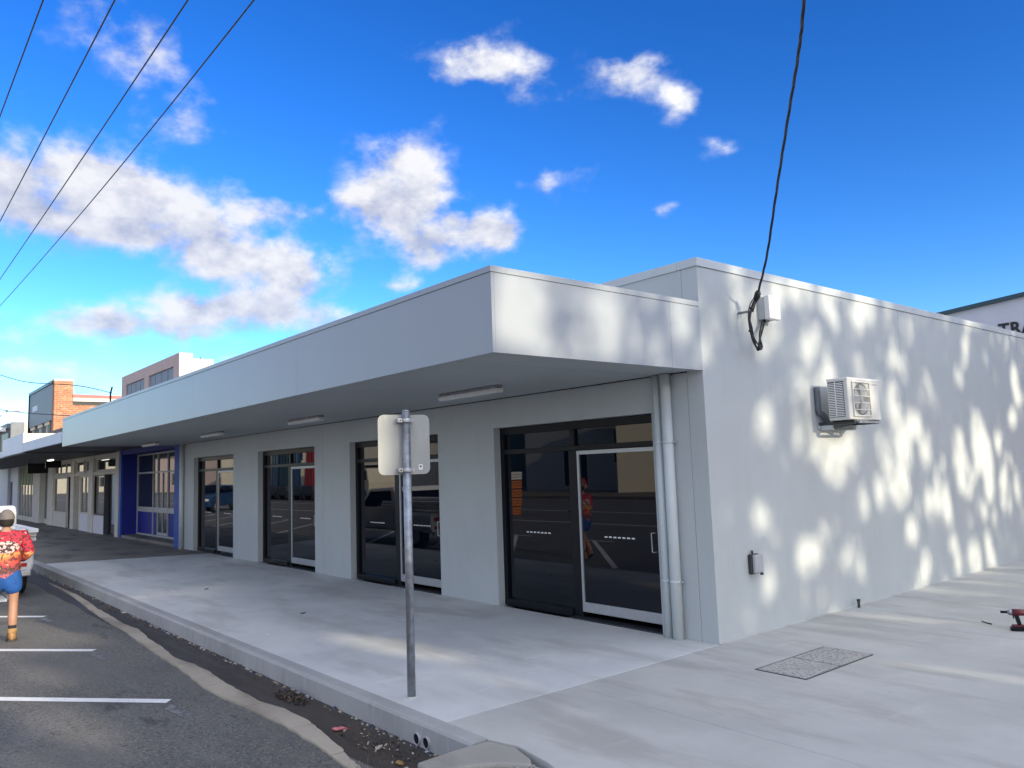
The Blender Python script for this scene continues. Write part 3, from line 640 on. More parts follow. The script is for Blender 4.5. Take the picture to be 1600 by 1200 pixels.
# ---------------------------------------------------------------- debris
def heap(name, cx_, cy_, rx, ry, n_, mts, zb, lab, cat, q0=.01, q1=.035, hh=.04):
    s = MB()
    for i in range(n_):
        a = random.uniform(0, 6.28); t = random.random()**.6; x = cx_+rx*t*math.cos(a); y = cy_+ry*t*math.sin(a); z = zb+random.uniform(.002, hh*(1-t)+.004)
        q = random.uniform(q0, q1); v1 = Vector((random.gauss(0, 1), random.gauss(0, 1), random.gauss(0, .5))).normalized()*q; v2 = Vector((random.gauss(0, 1), random.gauss(0, 1), random.gauss(0, .5))).normalized()*q*.6
        c = Vector((x, y, z)); s.poly([c-v1, c+v2, c+v1, c-v2+Vector((0, 0, q*.3))], [(0, 1, 2), (0, 2, 3)], random.choice(mts))
    return tag(s.build(name), lab, cat, kind='stuff')
heap('leaf_litter', -1.95, -3.47, .30, .075, 420, ['leafdead', 'gutter', 'gutter', 'dark'], GZ+.006, 'dark clump of rotten leaves lying in the gutter', 'leaf litter', .008, .03, .07)
heap('leaf_litter', -8, -3.42, 7, .06, 420, ['leafdead', 'gutter', 'dark'], GZ+.006, 'scattered dead leaves and dirt along the gutter', 'leaf litter', .004, .016, .012)
heap('leaf_litter', -.3, -3.52, .7, .13, 160, ['leafdead', 'apron', 'gutter', 'dark'], GZ+.006, 'loose leaves and chips in the gutter near the drain pipes', 'leaf litter', .005, .02, .012)
def crumple(name, x, y, z, q, mt, lab, cat, sd):
    bm = bmesh.new(); bmesh.ops.create_icosphere(bm, subdivisions=2, radius=q)
    for v in bm.verts: v.co *= 1+.6*noise.noise(v.co*60+Vector((sd, 0, 0))); v.co.z *= .35
    me = bpy.data.meshes.new(name); bm.to_mesh(me); bm.free(); me.materials.append(M[mt]); o = link(name, me, None, 0, (x, y, z)); o.rotation_euler[2] = sd; o.scale = (1.7, .8, 1); return tag(o, lab, cat)
crumple('wrapper', -.86, -3.56, GZ+.02, .035, 'litter', 'crumpled pink wrapper lying in the gutter', 'litter', 1)
crumple('leaf', -.30, -3.55, GZ+.016, .026, 'apron', 'curled pale leaf in the gutter left of the drain pipes', 'leaf', 2.2)
crumple('leaf', .06, -3.60, GZ+.016, .028, 'boot', 'yellow-brown fallen leaf in the gutter below the drain pipes', 'leaf', 3)
for x, y, lb in ((-8.25, -2.1, 'tiny dark pebble on the new footpath nearer the blue shop'), (-4.9, -2.0, 'tiny dark pebble on the new footpath below the third shopfront')):
    crumple('pebble', x, y, .008, .022, 'dark', lb, 'pebble', x)
crumple('paper_scrap', -3.95, -2.86, .008, .016, 'white', 'tiny white paper scrap near the kerb edge on the new footpath', 'litter', 4)
s = MB()
for i in range(90):
    x = random.gauss(.12, .10); y = random.gauss(-3.86, .035); h = random.uniform(.03, .11); a = random.uniform(0, 6.28); w = .003
    s.poly([(x-w, y, GZ), (x+w, y, GZ), (x+math.cos(a)*h*.5, y+math.sin(a)*h*.5, GZ+h)], [(0, 1, 2)], random.choice(['apron', 'leaf', 'ground']))
tag(s.build('grass_tuft'), 'dry grass tuft at the edge of the asphalt and gutter', 'grass', kind='stuff')
# ---------------------------------------------------------------- cordless drill on the path
dr = empty('cordless_drill', (1.775, 2.385, 0), R(28), 'dark red and black cordless driver standing on its battery on the side path', 'power drill')
MB().box(-.062, .062, -.037, .037, .0, .036, 'black').build('battery', dr, .006)
MB().box(-.048, .070, -.034, .034, .0365, .058, 'drillred').build('base', dr, .008)
s = MB(); s.poly([(.0, -.018, .058), (.038, -.018, .058), (.038, .018, .058), (.0, .018, .058), (-.022, -.016, .148), (.018, -.016, .148), (.018, .016, .148), (-.022, .016, .148)], [(0, 3, 2, 1), (4, 5, 6, 7), (0, 1, 5, 4), (1, 2, 6, 5), (2, 3, 7, 6), (3, 0, 4, 7)], 'black'); s.build('grip', dr, .007)
MB().box(-.034, -.022, -.008, .008, .115, .146, 'drillred').build('trigger', dr, .003)
MB().tube([(.072, 0, .175), (.068, 0, .175), (-.035, 0, .175)], [.022, .031, .033], 'drillred', 20).build('motor_housing', dr)
MB().tube([(-.035, 0, .175), (-.065, 0, .175), (-.078, 0, .175)], [.031, .025, .014], 'galv', 20).build('nose', dr)
MB().tube([(-.078, 0, .175), (-.135, 0, .175)], [.013, .012], 'black', 12).build('bit_holder', dr)
tag(MB().tube([(1.37, 2.62, .006), (1.44, 2.56, .006), (1.49, 2.53, .006)], .006, 'black', 8).build('driver_bit'), 'small black driver bit lying on the path left of the drill', 'driver bit')

# ================================================================ OVERHEAD WIRES
def wire(name, pts, rad, lab, grp):
    return tag(MB().tube(smooth(pts, 10), rad, 'cable', 6).build(name), lab, 'power line', grp)
for yw, z0, zl, k in ((-3.0, 7.46, 8.25, 'fourth from the left at the top edge'), (-3.65, 7.43, 7.72, 'third from the left at the top edge'), (-4.32, 7.47, 7.6, 'second from the left at the top edge'), (-4.97, 7.54, 7.62, 'leftmost at the top edge of the photo')):
    pts = []
    for i in range(9):
        x = 8-48*i/8; t = (x+7)/33; pts.append((x, yw, z0+(zl-z0)*abs(t)**1.6*1.25))
    wire('power_line', pts, .0095, 'thin overhead power line, '+k, 'overhead power lines along the street')
wire('service_wire', [(-26, -3, 5.43), (-24.5, -2.4, 5.05), (-23.2, -1.2, 4.85), (-23.9, -.05, 4.72)], .012, 'upper thin wire running to the top corner of the pink wall', 'small wires above the far shops')
wire('service_wire', [(-36, -5.2, 5.6), (-30, -2.2, 4.55), (-27, -1.2, 4.2), (-25.5, .3, 4.0)], .014, 'lower thin wire crossing in front of the brick building', 'small wires above the far shops')

# ================================================================ NEIGHBOUR BUILDINGS
# blue shop with pink upper storey (x -22.75 .. -16.85)
bs = empty('blue_shop', (-16.8, 0, 0), 0, 'blue fronted shop with recessed glass front and pinkish upper storey', 'building')
def P(name, dims, mt, par, off, bevel=0): return box(name, (dims[0]-off[0], dims[1]-off[0], dims[2], dims[3], dims[4], dims[5]), mt, par, bevel)
o_ = (-16.8, 0)
P('pilaster', (-17.05, -16.57, -.03, .50, -.02, 2.75), 'bluelight', bs, o_)
P('pilaster', (-22.86, -22.62, -.03, .02, -.02, 2.75), 'bluelight', bs, o_)
P('side_wall', (-22.86, -22.62, .021, .50, -.02, 2.9), 'blue', bs, o_)
P('header', (-22.62, -17.05, -.0, .50, 2.60, 2.9), 'blue', bs, o_)
P('step', (-22.62, -17.05, .0, .44, -.02, .08), 'oldpath', bs, o_)
s = MB()
cols = [-22.62, -20.85, -20.36, -19.35, -18.4, -17.055]
for x in cols: s.box(x+16.8, x+16.8+.055, .45, .52, .08, 2.60, 'frame')
for z in (.08, 1.98, 2.55): s.box(-22.56+16.8, -17.06+16.8, .455, .515, z, z+.05, 'frame')
for a, b in ((0, 1), (2, 3), (3, 4), (4, 5)): s.box(cols[a]+.056+16.8, cols[b]-.001+16.8, .457, .513, .80, .95, 'frame')
s.box(-20.79+16.8, -20.37+16.8, .457, .513, .80, .95, 'frame')
s.box(-20.36+.056+16.8, -19.35+16.8, .456, .514, .14, .22, 'frame'); s.box(-19.86+16.8, -19.82+16.8, .456, .514, .22, 1.97, 'frame')
wf = s.build('shop_window', bs)
for i, (a, b) in enumerate(zip(cols, cols[1:])):
    box('pane', (a+16.8+.056, b+16.8-.001, .48, .49, 2.031, 2.549), 'clearglass', wf)
    box('pane', (a+16.8+.056, b+16.8-.001, .48, .49, .951, 1.979), 'clearglass', wf)
    box('lower_panel', (a+16.8+.056, b+16.8-.001, .48, .49, .131, .799), 'blue' if i != 2 else 'clearglass', wf)
P('upper_wall', (-22.86, -22.35, 0, .35, 2.9, 5.14), 'pink', bs, o_)
P('upper_wall', (-22.35, -17.35, 0, .35, 2.9, 4.42), 'pink', bs, o_)
P('upper_wall', (-22.35, -17.35, 0, .35, 4.83, 5.14), 'pink', bs, o_)
P('upper_wall', (-20.2, -19.75, 0, .35, 4.42, 4.83), 'pink', bs, o_)
P('upper_wall', (-17.35, -16.85, 0, .35, 2.9, 5.14), 'pink', bs, o_)
P('side_return', (-17.2, -16.845, .351, .9, 2.9, 5.0), 'creamwhite', bs, o_)
P('end_render', (-16.849, -16.835, .0, .35, 2.9, 5.13), 'creamwhite', bs, o_)
P('side_return', (-17.2, -16.85, .9, 9, 2.9, 4.85), 'brick', bs, o_)
P('roof', (-22.86, -17.2, .36, 9, 4.3, 4.4), 'cap', bs, o_)
P('window_sill', (-22.35, -17.35, -.03, .1, 4.37, 4.42), 'awnblue', bs, o_)
for a, b in ((-22.345, -20.205), (-19.745, -17.355)):
    w = P('upper_window', (a, b, .05, .11, 4.421, 4.829), 'darkpaint', bs, o_)
    k = 4
    for j in range(k):
        q0 = a+(b-a)*j/k; q1 = a+(b-a)*(j+1)/k; box('pane', (q0+.02+16.8, q1-.02+16.8, .035, .048, 4.44, 4.81), 'signgrey', w)
# grey-cream row of old shops
rs = empty('old_shop_row', (-22.9, 0, 0), 0, 'row of old grey-cream shops with timber shopfronts under a low awning', 'building')
O = 22.9
def q(name, x0, x1, y0, y1, z0, z1, mt, par=None, bevel=0): return box(name, (x0+O, x1+O, y0, y1, z0, z1), mt, par or rs, bevel)
q('pier', -23.30, -22.88, -.04, .3, -.02, 2.72, 'cream')
q('header', -34.2, -23.30, .02, .3, 2.60, 3.0, 'cream')
q('transom_rail', -34.0, -23.30, -.03, .06, 2.02, 2.13, 'cream')
# recessed doorway
q('door_jamb', -24.95, -24.5, .14, .5, 0, 2.02, 'black')
dd = q('door', -24.49, -23.32, .14, .19, .02, 2.02, 'lightblue'); q('kick_plate', -24.45, -23.36, .13, .139, .03, .35, 'darkpaint', dd)
q('recess_wall', -24.97, -24.95, .0, .56, 0, 2.02, 'darkpaint')
def shopwin(x0, x1, zb, zt, y, fm='frame', stall='lilacwhite', sill=True, nv=0, gl='clearglass'):
    f_ = MB(); w = .06
    f_.box(x0+O, x0+w+O, y, y+.07, zb, zt, fm); f_.box(x1-w+O, x1+O, y, y+.07, zb, zt, fm); f_.box(x0+w+O, x1-w+O, y, y+.07, zt-w, zt, fm); f_.box(x0+w+O, x1-w+O, y, y+.07, zb, zb+w, fm)
    for k in range(nv):
        xm = x0+(x1-x0)*(k+1)/(nv+1); f_.box(xm-.03+O, xm+.03+O, y+.002, y+.068, zb+w, zt-w, fm)
    fo = f_.build('shop_window', rs); ww = (x1-x0)/(nv+1)
    for k in range(nv+1): q('pane', x0+ww*k+.035, x0+ww*(k+1)-.035, y+.03, y+.04, zb+w, zt-w, gl, fo)
    if stall: q('stallboard', x0, x1, y-.02, y+.08, -.02, zb, stall)
shopwin(-26.45, -24.97, .62, 2.02, .0, 'black')
shopwin(-26.3, -23.5, 2.14, 2.60, .02, 'cream', None)
q('pier', -27.2, -26.46, -.05, .3, -.02, 2.72, 'cream')
shopwin(-28.7, -27.22, .62, 2.02, .0, 'cream', 'lilacwhite', nv=1); shopwin(-28.0, -27.25, 2.14, 2.60, .02, 'cream', None); shopwin(-29.6, -28.35, 2.14, 2.60, .02, 'cream', None)
dd = q('door', -29.75, -28.9, .25, .3, 0, 2.02, 'brown'); q('notice', -29.35, -29.1, .24, .249, 1.1, 1.5, 'white', dd)
q('pier', -28.9, -28.7, -.02, .3, 0, 2.02, 'cream'); q('pier', -30.35, -29.75, -.05, .3, -.02, 2.62, 'cream')
dd = q('door', -31.3, -30.36, .35, .4, 0, 2.02, 'brown')
shopwin(-34.0, -31.32, .55, 2.02, .0, 'cream', 'cream', nv=0); shopwin(-34.0, -30.6, 2.14, 2.60, .02, 'cream', None, nv=2)
q('pier', -35.3, -34.0, -.05, .3, -.02, 2.8, 'cream')
shopwin(-37.3, -35.3, .15, 2.35, .15, 'frame', 'cream', nv=1); q('lower_panel', -36.6, -35.4, .14, .149, .2, .7, 'teal')
q('pier', -39.2, -37.3, -.05, .3, -.02, 2.8, 'cream')
shopwin(-43.9, -39.2, .15, 2.75, .0, 'cream', 'cream', nv=4); q('blind', -43.85, -39.25, .012, .02, 1.75, 2.7, 'greenblind')
q('pier', -45.7, -43.9, -.05, .3, -.02, 3.0, 'awnblue')
dd = q('door', -47.6, -45.7, .1, .15, 0, 1.95, 'darkpaint'); q('fanlight', -47.6, -45.7, .05, .1, 1.95, 2.9, 'awnblue'); q('pier', -50.5, -47.6, -.05, .3, -.02, 3.0, 'awnblue')
q('rear_wall', -50.5, -23.3, .56, .7, 0, 3.2, 'darkpaint')
q('roof', -50.5, -22.9, .3, 9, 3.2, 3.3, 'cap')
q('conduit', -26.50, -26.46, -.09, -.05, .0, 2.2, 'white')
# awnings
aw = empty('street_awning', (-17.2, 0, 0), 0, 'thin pale blue edged awning between the grey canopy and the sign box', 'awning')
box('fascia', (-6.0+.01, -.0, -2.66, -2.61, 2.76, 3.03), 'awnblue', aw); box('soffit', (-6.0+.01, -.0, -2.6, -.01, 2.75, 2.78), 'darkpaint', aw); box('roof_sheet', (-5.99, 0, -2.6, -.01, 2.98, 3.01), 'cap', aw)
sb = empty('sign_box_awning', (-23.2, 0, 0), 0, 'pale blue awning sign box with a brightly sunlit white end panel', 'awning')
box('fascia', (-4.5, -.03, -2.66, -2.60, 2.75, 3.33), 'signblue', sb); box('end_panel', (-.029, .0, -2.66, .0, 3.02, 3.33), 'creamwhite', sb)
box('soffit', (-27, -.03, -2.6, -.01, 2.72, 2.75), 'darkpaint', sb); box('fascia', (-27, -4.52, -2.55, -2.50, 2.76, 2.95), 'awnblue', sb); box('roof_sheet', (-27, -.03, -2.5, -.01, 2.96, 2.99), 'cap', sb)
lt = empty('awning_light', (-29.5, -.9, 2.71), 0, 'lit fluorescent tube under the awning of the old shops', 'ceiling light')
box('housing', (-.6, .6, -.05, .05, -.04, 0, ), 'white', lt); MB().tube([(-.58, 0, -.06), (.58, 0, -.06)], .022, 'tube', 8).build('tube', lt)
for x, sc, lb in ((-31.6, 1, 'dark square sign hanging under the awning beside the lit tube'), (-28.3, .7, 'smaller dark box hanging under the awning right of the lit tube')):
    e = empty('hanging_sign', (x, -1.0, 2.70), 0, lb, 'sign'); box('panel', (-.05, .05, -.36*sc, .36*sc, -.5*sc, -.1), 'black', e); box('hanger', (-.01, .01, -.3*sc, -.28*sc, -.1, 0), 'dark', e); box('hanger', (-.01, .01, .28*sc, .3*sc, -.1, 0), 'dark', e)
# brick building
bb = empty('brick_building', (-33.9, 0, 0), 0, 'tall orange brick building with dark grey sign panel on its street front', 'building')
box('side_wall', (-.3, 0, .60, 14, 3.2, 5.18), 'brick', bb); box('corner_pier', (-.45, .001, -.12, .599, 3.0, 6.22), 'brick', bb); box('pier_cap', (-.48, .03, -.15, .63, 6.221, 6.30), 'cream', bb)
box('clerestory', (-.28, -.02, .60, 14, 5.181, 5.34), 'black', bb); box('eave_band', (-.3, .05, .60, 14, 5.341, 5.50), 'creamwhite', bb); box('flashing', (-.3, .07, .60, 14, 5.501, 5.64), 'redcap', bb)
box('front_wall', (-6.6, -.46, .0, .3, 3.0, 4.55), 'brown', bb); box('sign_panel', (-6.5, -.46, -.12, .3, 4.551, 6.15), 'signgrey', bb); box('sign_edge', (-6.6, -.44, -.16, .3, 6.151, 6.28), 'black', bb); box('sign_edge', (-6.6, -6.501, -.16, .3, 3.0, 6.15), 'black', bb)
box('sign_patch', (-5.5, -4.1, -.135, -.121, 5.25, 5.5), 'awnblue', bb)
for a in (-5.6, -3.5, -1.7):
    w = box('window', (a-.7, a+.2, -.02, -.001, 3.2, 4.4), 'black', bb); box('window_post', (a-.3, a-.2, -.05, -.021, 3.2, 4.45), 'cream', w); box('lintel', (a-.8, a+.35, -.07, -.021, 4.401, 4.55), 'creamwhite', w)
box('rear_wall', (-6.6, -.3, 13.8, 14, 3, 5.3), 'brick', bb)
rl = empty('awning_railing', (-29, -.4, 3.0), 0, 'dark sloping roof edge and rails above the far awning', 'railing')
box('panel', (-3.5, .2, .0, .05, .45, .95), 'brown', rl)
for k in range(3): box('rail', (-6, .2, -.3-.1*k, -.27-.1*k, .1+.15*k, .14+.15*k), 'cream', rl)
for k in range(2): box('post', (-3.4-.0+k*2.2, -3.3+k*2.2, -.1, -.05, 0, .6), 'cream', rl)
# white building further left and dark fronted one
wb = empty('white_building', (-42.5, -.6, 0), 0, 'white rendered building side glowing in the sun left of the brick building', 'building')
box('side_wall', (-.3, 0, 0, 9, 2.8, 5.0), 'creamwhite', wb); box('front_wall', (-9, -.301, 0, .3, 2.8, 4.7), 'brown', wb); box('parapet', (-9, -.301, -.15, .3, 4.7, 4.95), 'signgrey', wb)
box('front_pier', (-.7, -.301, -.06, -.001, 2.8, 4.7), 'darkpaint', wb); box('window', (-3.2, -.9, -.03, -.001, 3.4, 4.5), 'black', wb); box('light_fitting', (-.9, -.6, -.4, -.16, 4.55, 4.75), 'white', wb)
lb_ = empty('street_lamp', (-47, -1.2, 0), 0, 'thin double armed street lamp above the white building', 'street lamp')
MB().tube([(0, 0, 0), (0, 0, 5.2)], .06, 'galv', 8).build('pole', lb_); MB().tube([(0, 0, 5.1), (.5, .9, 5.9)], .04, 'galv', 8).build('arm', lb_); MB().tube([(0, 0, 5.1), (-.4, -.7, 5.5)], .04, 'galv', 8).build('arm', lb_)
MB().box(.3, .7, .85, 1.5, 5.86, 5.96, 'white').build('lamp_head', lb_, .02); MB().box(-.6, -.2, -1.2, -.7, 5.46, 5.56, 'boxgrey').build('lamp_head', lb_, .02)
ll = empty('low_shop', (-52, 0, 0), 0, 'low grey fronted shop at the far left edge under the awning', 'building')
box('front_wall', (-60, 1.4, .0, .3, 0, 3.6), 'awnblue', ll); box('parapet', (-60, 1.4, -.1, .3, 3.6, 4.2), 'lilacwhite', ll)
# antenna mast by the pink wall
tag(MB().tube([(-23.9, -.1, 4.2), (-23.9, -.1, 4.72), (-23.7, -.1, 4.9)], .03, 'dark', 6).build('wire_bracket'), 'small dark wire bracket at the left end of the pink wall', 'bracket')
tag(MB().tube([(-17.0, .6, 4.85), (-17.0, .6, 5.06)], .02, 'dark', 6).build('roof_vent'), 'small dark vent pipe on the roof edge right of the pink wall', 'vent pipe')
# shed behind with gable and lettering
sh = empty('gabled_shed', (-1, 14, 0), 0, 'white walled shed with dark teal roof edge and black letters behind the corner building', 'building')
sl0 = .078; zf = lambda x: 5.135+(x+2.06)*sl0
MB().yprism([(-8, 0), (9, 0), (9, zf(9)), (-8, zf(-8))], 0, .2, 'lilacwhite').build('front_wall', sh)
MB().yprism([(-8.2, zf(-8.2)+.001), (9.2, zf(9.2)+.001), (9.2, zf(9.2)+.09), (-8.2, zf(-8.2)+.09)], -.10, 12, 'teal').build('roof', sh)
box('side_wall', (-8, -7.8, .21, 12, 0, 4.5), 'lilacwhite', sh); box('side_wall', (8.8, 9, .21, 12, 0, 4.5), 'lilacwhite', sh)
def text(body, size, loc, rot, mt, parent=None, name='lettering', ext=.01, bold=0.0, sx=1):
    cu = bpy.data.curves.new('txt', 'FONT'); cu.body = body; cu.size = size; cu.extrude = ext; cu.offset = bold; cu.space_character = 1.08
    to = bpy.data.objects.new('txt', cu); C.objects.link(to); bpy.context.view_layer.update()
    me = bpy.data.meshes.new_from_object(to.evaluated_get(bpy.context.evaluated_depsgraph_get())); bpy.data.objects.remove(to)
    me.materials.clear(); me.materials.append(M[mt]); o = link(name, me, parent, 0, loc); o.rotation_euler = rot; o.scale = (sx, 1, 1); return o
text('TRA', .40, (-.90, -.012, 4.44), (R(90), 0, 0), 'textblack', sh, bold=.010, sx=.92)

# ================================================================ ACROSS THE STREET (seen in the glass)
def opp(x0, x1, h, mt, lab, kinds=(), y=-34, rz=-38):
    e = empty('opposite_building', ((x0+x1)/2, y, 0), R(rz), lab, 'building'); w = (x1-x0)/2
    box('front_wall', (-w, w, -6, 0, -.1, h), mt, e, .01); box('roof_edge', (-w-.05, w+.05, -6, .08, h+.001, h+.2), 'darkpaint', e)
    for (a, b, z0, z1, km) in kinds:
        f_ = box('door' if z0 < .3 else 'window', (a, b, .002, .05, z0, z1), km, e)
        if z0 >= .3: box('frame', (a-.08, b+.08, .0015, .03, z0-.08, z1+.08), 'white', f_)
    return e
opp(-31, -20, 5.2, 'creamwhite', 'cream walled workshop with a grey door across the street', ((.3, 1.6, .05, 3.1, 'darkpaint'), (3.2, 5, .05, 3.2, 'black')))
opp(-42, -31.1, 5.4, 'frame', 'grey rendered workshop with dark doors across the street', rz=-8, kinds=((3.0, 4.9, 1.9, 4.2, 'black'), (-1.6, .6, .3, 2.9, 'black')))
opp(-54, -42.1, 5.0, 'teal', 'dark teal clad warehouse across the street', rz=0, kinds=((-3, -1.5, 2.2, 3.2, 'frame'),))
opp(-74, -60, 4.6, 'cream', 'cream shops across the street beyond the warehouse', ((-5, -3, 1, 2.6, 'black'), (-1, 2, 1, 2.6, 'black')))
opp(-96, -76, 6.2, 'creamwhite', 'tall white shop across the far street', ((-7, -4, 1, 3, 'black'), (-1, 1, 3.6, 5, 'black'), (4, 7, 1, 3, 'black')))
opp(-125, -98, 5.0, 'pink', 'long pink shop row across the far street', ((-9, -5, 1, 2.8, 'black'), (2, 8, 1, 2.8, 'black')))
opp(-180, -128, 7.0, 'creamwhite', 'distant white building across the street', ((-9, -5, 1, 2.8, 'black'), (2, 8, 3, 5, 'black')))
sgb = empty('shop_sign_box', (-33.2, -33.4, 4.3), R(-30), 'white blank sign box on the grey workshop across the street', 'sign'); box('sign_face', (-1.6, 1.6, -.25, .05, 0, .8), 'creamwhite', sgb)
cn = empty('street_canopy', (-26, -33.9, 3.4), 0, 'dark flat canopy over the workshop doors across the street', 'awning'); box('roof_sheet', (-1.5, 1.5, -.0, 1.2, 0, .28), 'white', cn)
# crates stack
for i in range(5):
    e = empty('crate', (-20.8+.02*i, -14, GZ+.36*i), 0, ['orange crate at the bottom of the stack across the road', 'second orange crate from the bottom of the stack', 'middle orange crate of the stack across the road', 'orange crate just under the white top one', 'white crate on top of the orange stack'][i], 'crate', 'crates stacked across the road')
    mt = 'orange' if i < 4 else 'white'
    for z in (.02, .13, .24): box('side_slat', (-.5, .5, -.42, .42, z, z+.085), mt, e)
    box('corner_post', (-.46, .46, -.38, .38, .0, .345), 'dark', e)
# wheels / vehicles
def wheel(par, x, y, z, rad, w, side):
    wo_ = MB().tube([(x, y-w/2, z), (x, y-w/2+.03, z), (x, y+w/2-.03, z), (x, y+w/2, z)], [rad-.03, rad, rad, rad-.03], 'tyre', 28).build('wheel', par)
    yy = y+side*(w/2+.004); s = MB().tube([(x, yy-.01*side, z), (x, yy+.006*side, z)], rad*.58, 'silver', 20)
    s.build('rim', wo_)
    return wo_
def car(loc, rz, mt, lab):
    e = empty('parked_car', loc, rz, lab, 'car')
    prof = [(-2.2, .35), (-2.25, .75), (-2.15, .98), (-1.75, 1.05), (-1.25, 1.52), (.55, 1.56), (1.15, 1.08), (2.05, .95), (2.25, .7), (2.22, .32)]
    MB().yprism(prof, -.86, .86, mt).build('body', e, .07)
    for sgn in (-1, 1):
        yy = .862*sgn
        MB().yprism([(-1.15, 1.08), (-.95, 1.42), (-.3, 1.46), (-.3, 1.08)], yy-.004, yy+.004, 'glass').build('side_window', e)
        MB().yprism([(-.22, 1.08), (-.22, 1.46), (.5, 1.46), (.95, 1.08)], yy-.004, yy+.004, 'glass').build('side_window', e)
    s = MB().poly([(.62, -.72, 1.52), (.62, .72, 1.52), (1.12, .78, 1.11), (1.12, -.78, 1.11)], [(0, 1, 2, 3)], 'glass'); o = s.build('windscreen', e); o.location = (.03, 0, .03)
    for a in (-.62, .62): MB().box(2.2, 2.27, a-.17, a+.17, .66, .80, 'white').build('headlight', e, .02)
    for a in (-1.4, 1.4):
        for sgn in (-1, 1): wheel(e, a, .76*sgn, .33, .33, .22, sgn)
    return e
car((-42.6, -9.3, GZ), R(42), 'carblue', 'dark blue parked car mirrored in the far shopfront glass')
# machines with red and blue booms
for i, (x, c) in enumerate(((-52, 'red'), (-54.0, 'red'), (-57, 'carblue'), (-59, 'teal'), (-61, 'carblue'))):
    e = empty('boom_lift', (x, -21, GZ), 0, ['red boom lift nearest the workshop across the street', 'second red boom lift across the street', 'dark blue boom lift between a red and a teal one', 'teal boom lift between two dark blue ones', 'dark blue boom lift farthest along the row'][i], 'boom lift', 'boom lifts parked across the street')
    MB().box(-.9, .9, -1.2, 1.2, .35, 1.1, 'dark').build('chassis', e, .05)
    for a in (-.8, .8):
        for b in (-.9, .9): MB().tube([(a-.15, b, .4), (a+.15, b, .4)], .4, 'tyre', 16).build('wheel', e)
    for k, a in enumerate((-.6, -.05, .5)):
        MB().poly([(a-.22, -.2, 1.101), (a+.22, -.2, 1.101), (a+.22, .2, 1.101), (a-.22, .2, 1.101), (a-.05+.15, -.15, 5.2), (a+.3, -.15, 5.2), (a+.3, .15, 5.2), (a+.1, .15, 5.2)], [(0, 3, 2, 1), (4, 5, 6, 7), (0, 1, 5, 4), (1, 2, 6, 5), (2, 3, 7, 6), (3, 0, 4, 7)], c).build('boom', e)
# pale truck
tk = empty('flatbed_truck', (-43, -20.5, GZ), R(5), 'pale flatbed truck with caged tray mirrored in the second shopfront', 'truck')
MB().yprism([(-1.0, .5), (1.1, .5), (1.15, 1.3), (.8, 2.25), (-.9, 2.3), (-1.0, 1.8)], -1.0, 1.0, 'creamwhite').build('cab', tk, .06)
box('tray', (-6.0, -1.15, -1.05, 1.05, .95, 1.1), 'dark', tk)
for k in range(6): box('cage_rail', (-6, -1.15, 1.0, 1.04, 1.25+.25*k, 1.30+.25*k), 'creamwhite', tk)
for k in range(7): box('cage_post', (-6+.8*k, -5.94+.8*k, .99, 1.05, 1.101, 2.7), 'creamwhite', tk)
box('side_window', (.0, .8, .99, 1.01, 1.5, 2.1), 'glass', tk)
for a in (-5, -4, .3): wheel(tk, a, .92, .45, .45, .25, 1)

# ================================================================ UTE, BOARDS, PLANK, PERSON
ut = empty('white_ute', (-11.35, -4.93, GZ), R(180), 'white utility truck loaded with long white boards parked at the kerb', 'ute')
# local +x is forward (world -x); local y right side of photo is negative
s = MB().xprism([(-.86, .42), (.86, .42), (.90, .55), (.90, .86), (.84, .93), (-.84, .93), (-.90, .86), (-.90, .55)], .0, 1.75, 'carwhite'); s.build('tub', ut, .03)
s = MB().box(-.03, -.001, -.66, .66, .50, .90, 'carwhite'); tg = s.build('tailgate', ut, .01); box('tailgate_handle', (-.045, -.031, -.09, .09, .78, .84), 'dark', tg)
for sg_ in (-1, 1):
    MB().box(-.03, .02, sg_*.70-.10, sg_*.70+.10, .70, .80, 'lamp_red').build('tail_light', ut, .01)
    MB().box(-.032, .02, sg_*.72-.07, sg_*.72+.07, .52, .58, 'lamp_red').build('reflector', ut, .005)
MB().box(-.10, .0, -.85, .85, .36, .46, 'silver').build('rear_bumper', ut, .02)
MB().box(-.035, -.03, .30, .55, .40, .50, 'white').build('number_plate', ut)
MB().yprism([(1.76, .42), (4.9, .42), (5.0, .60), (4.9, .88), (3.75, 1.0), (3.15, 1.5), (1.9, 1.54), (1.76, 1.4)], -.86, .86, 'carwhite').build('cab', ut, .06)
for sg_ in (-1, 1): MB().yprism([(1.95, 1.02), (2.0, 1.44), (3.05, 1.42), (3.55, 1.02)], sg_*.862-.004, sg_*.862+.004, 'glass').build('side_window', ut)
MB().box(1.75, 1.755, -.62, .62, 1.02, 1.42, 'glass').build('rear_window', ut)
for a in (.75, 4.1):
    for sg_ in (-1, 1): wheel(ut, a, sg_*.76, .34, .34, .22, sg_)
for k in range(14):
    lv = k//4; ii = k % 4; ln = random.uniform(3.1, 3.5)
    e = MB().box(-11.35-ln+random.uniform(.6, .8), -11.35+random.uniform(.30, .72), -4.72+ii*.17+random.uniform(-.02, .02), -4.72+ii*.17+.15, .80+lv*.075, .80+lv*.075+.062, 'timber').build('board', None, .004)
    tag(e, 'long white board stacked on the tray of the white utility truck', 'board', 'white boards loaded on the utility truck')
for k, y in enumerate((-4.52, -4.36)):
    tag(MB().box(-12.3, -10.95-.25*k, y-.06-.3*k*0, y+.06, GZ+.006, GZ+.05, 'timber').build('plank'), ['white plank on the asphalt behind the ute, the one farther from the kerb', 'white plank on the asphalt behind the ute, the one nearer the kerb'][k], 'plank', 'white planks lying behind the utility truck')

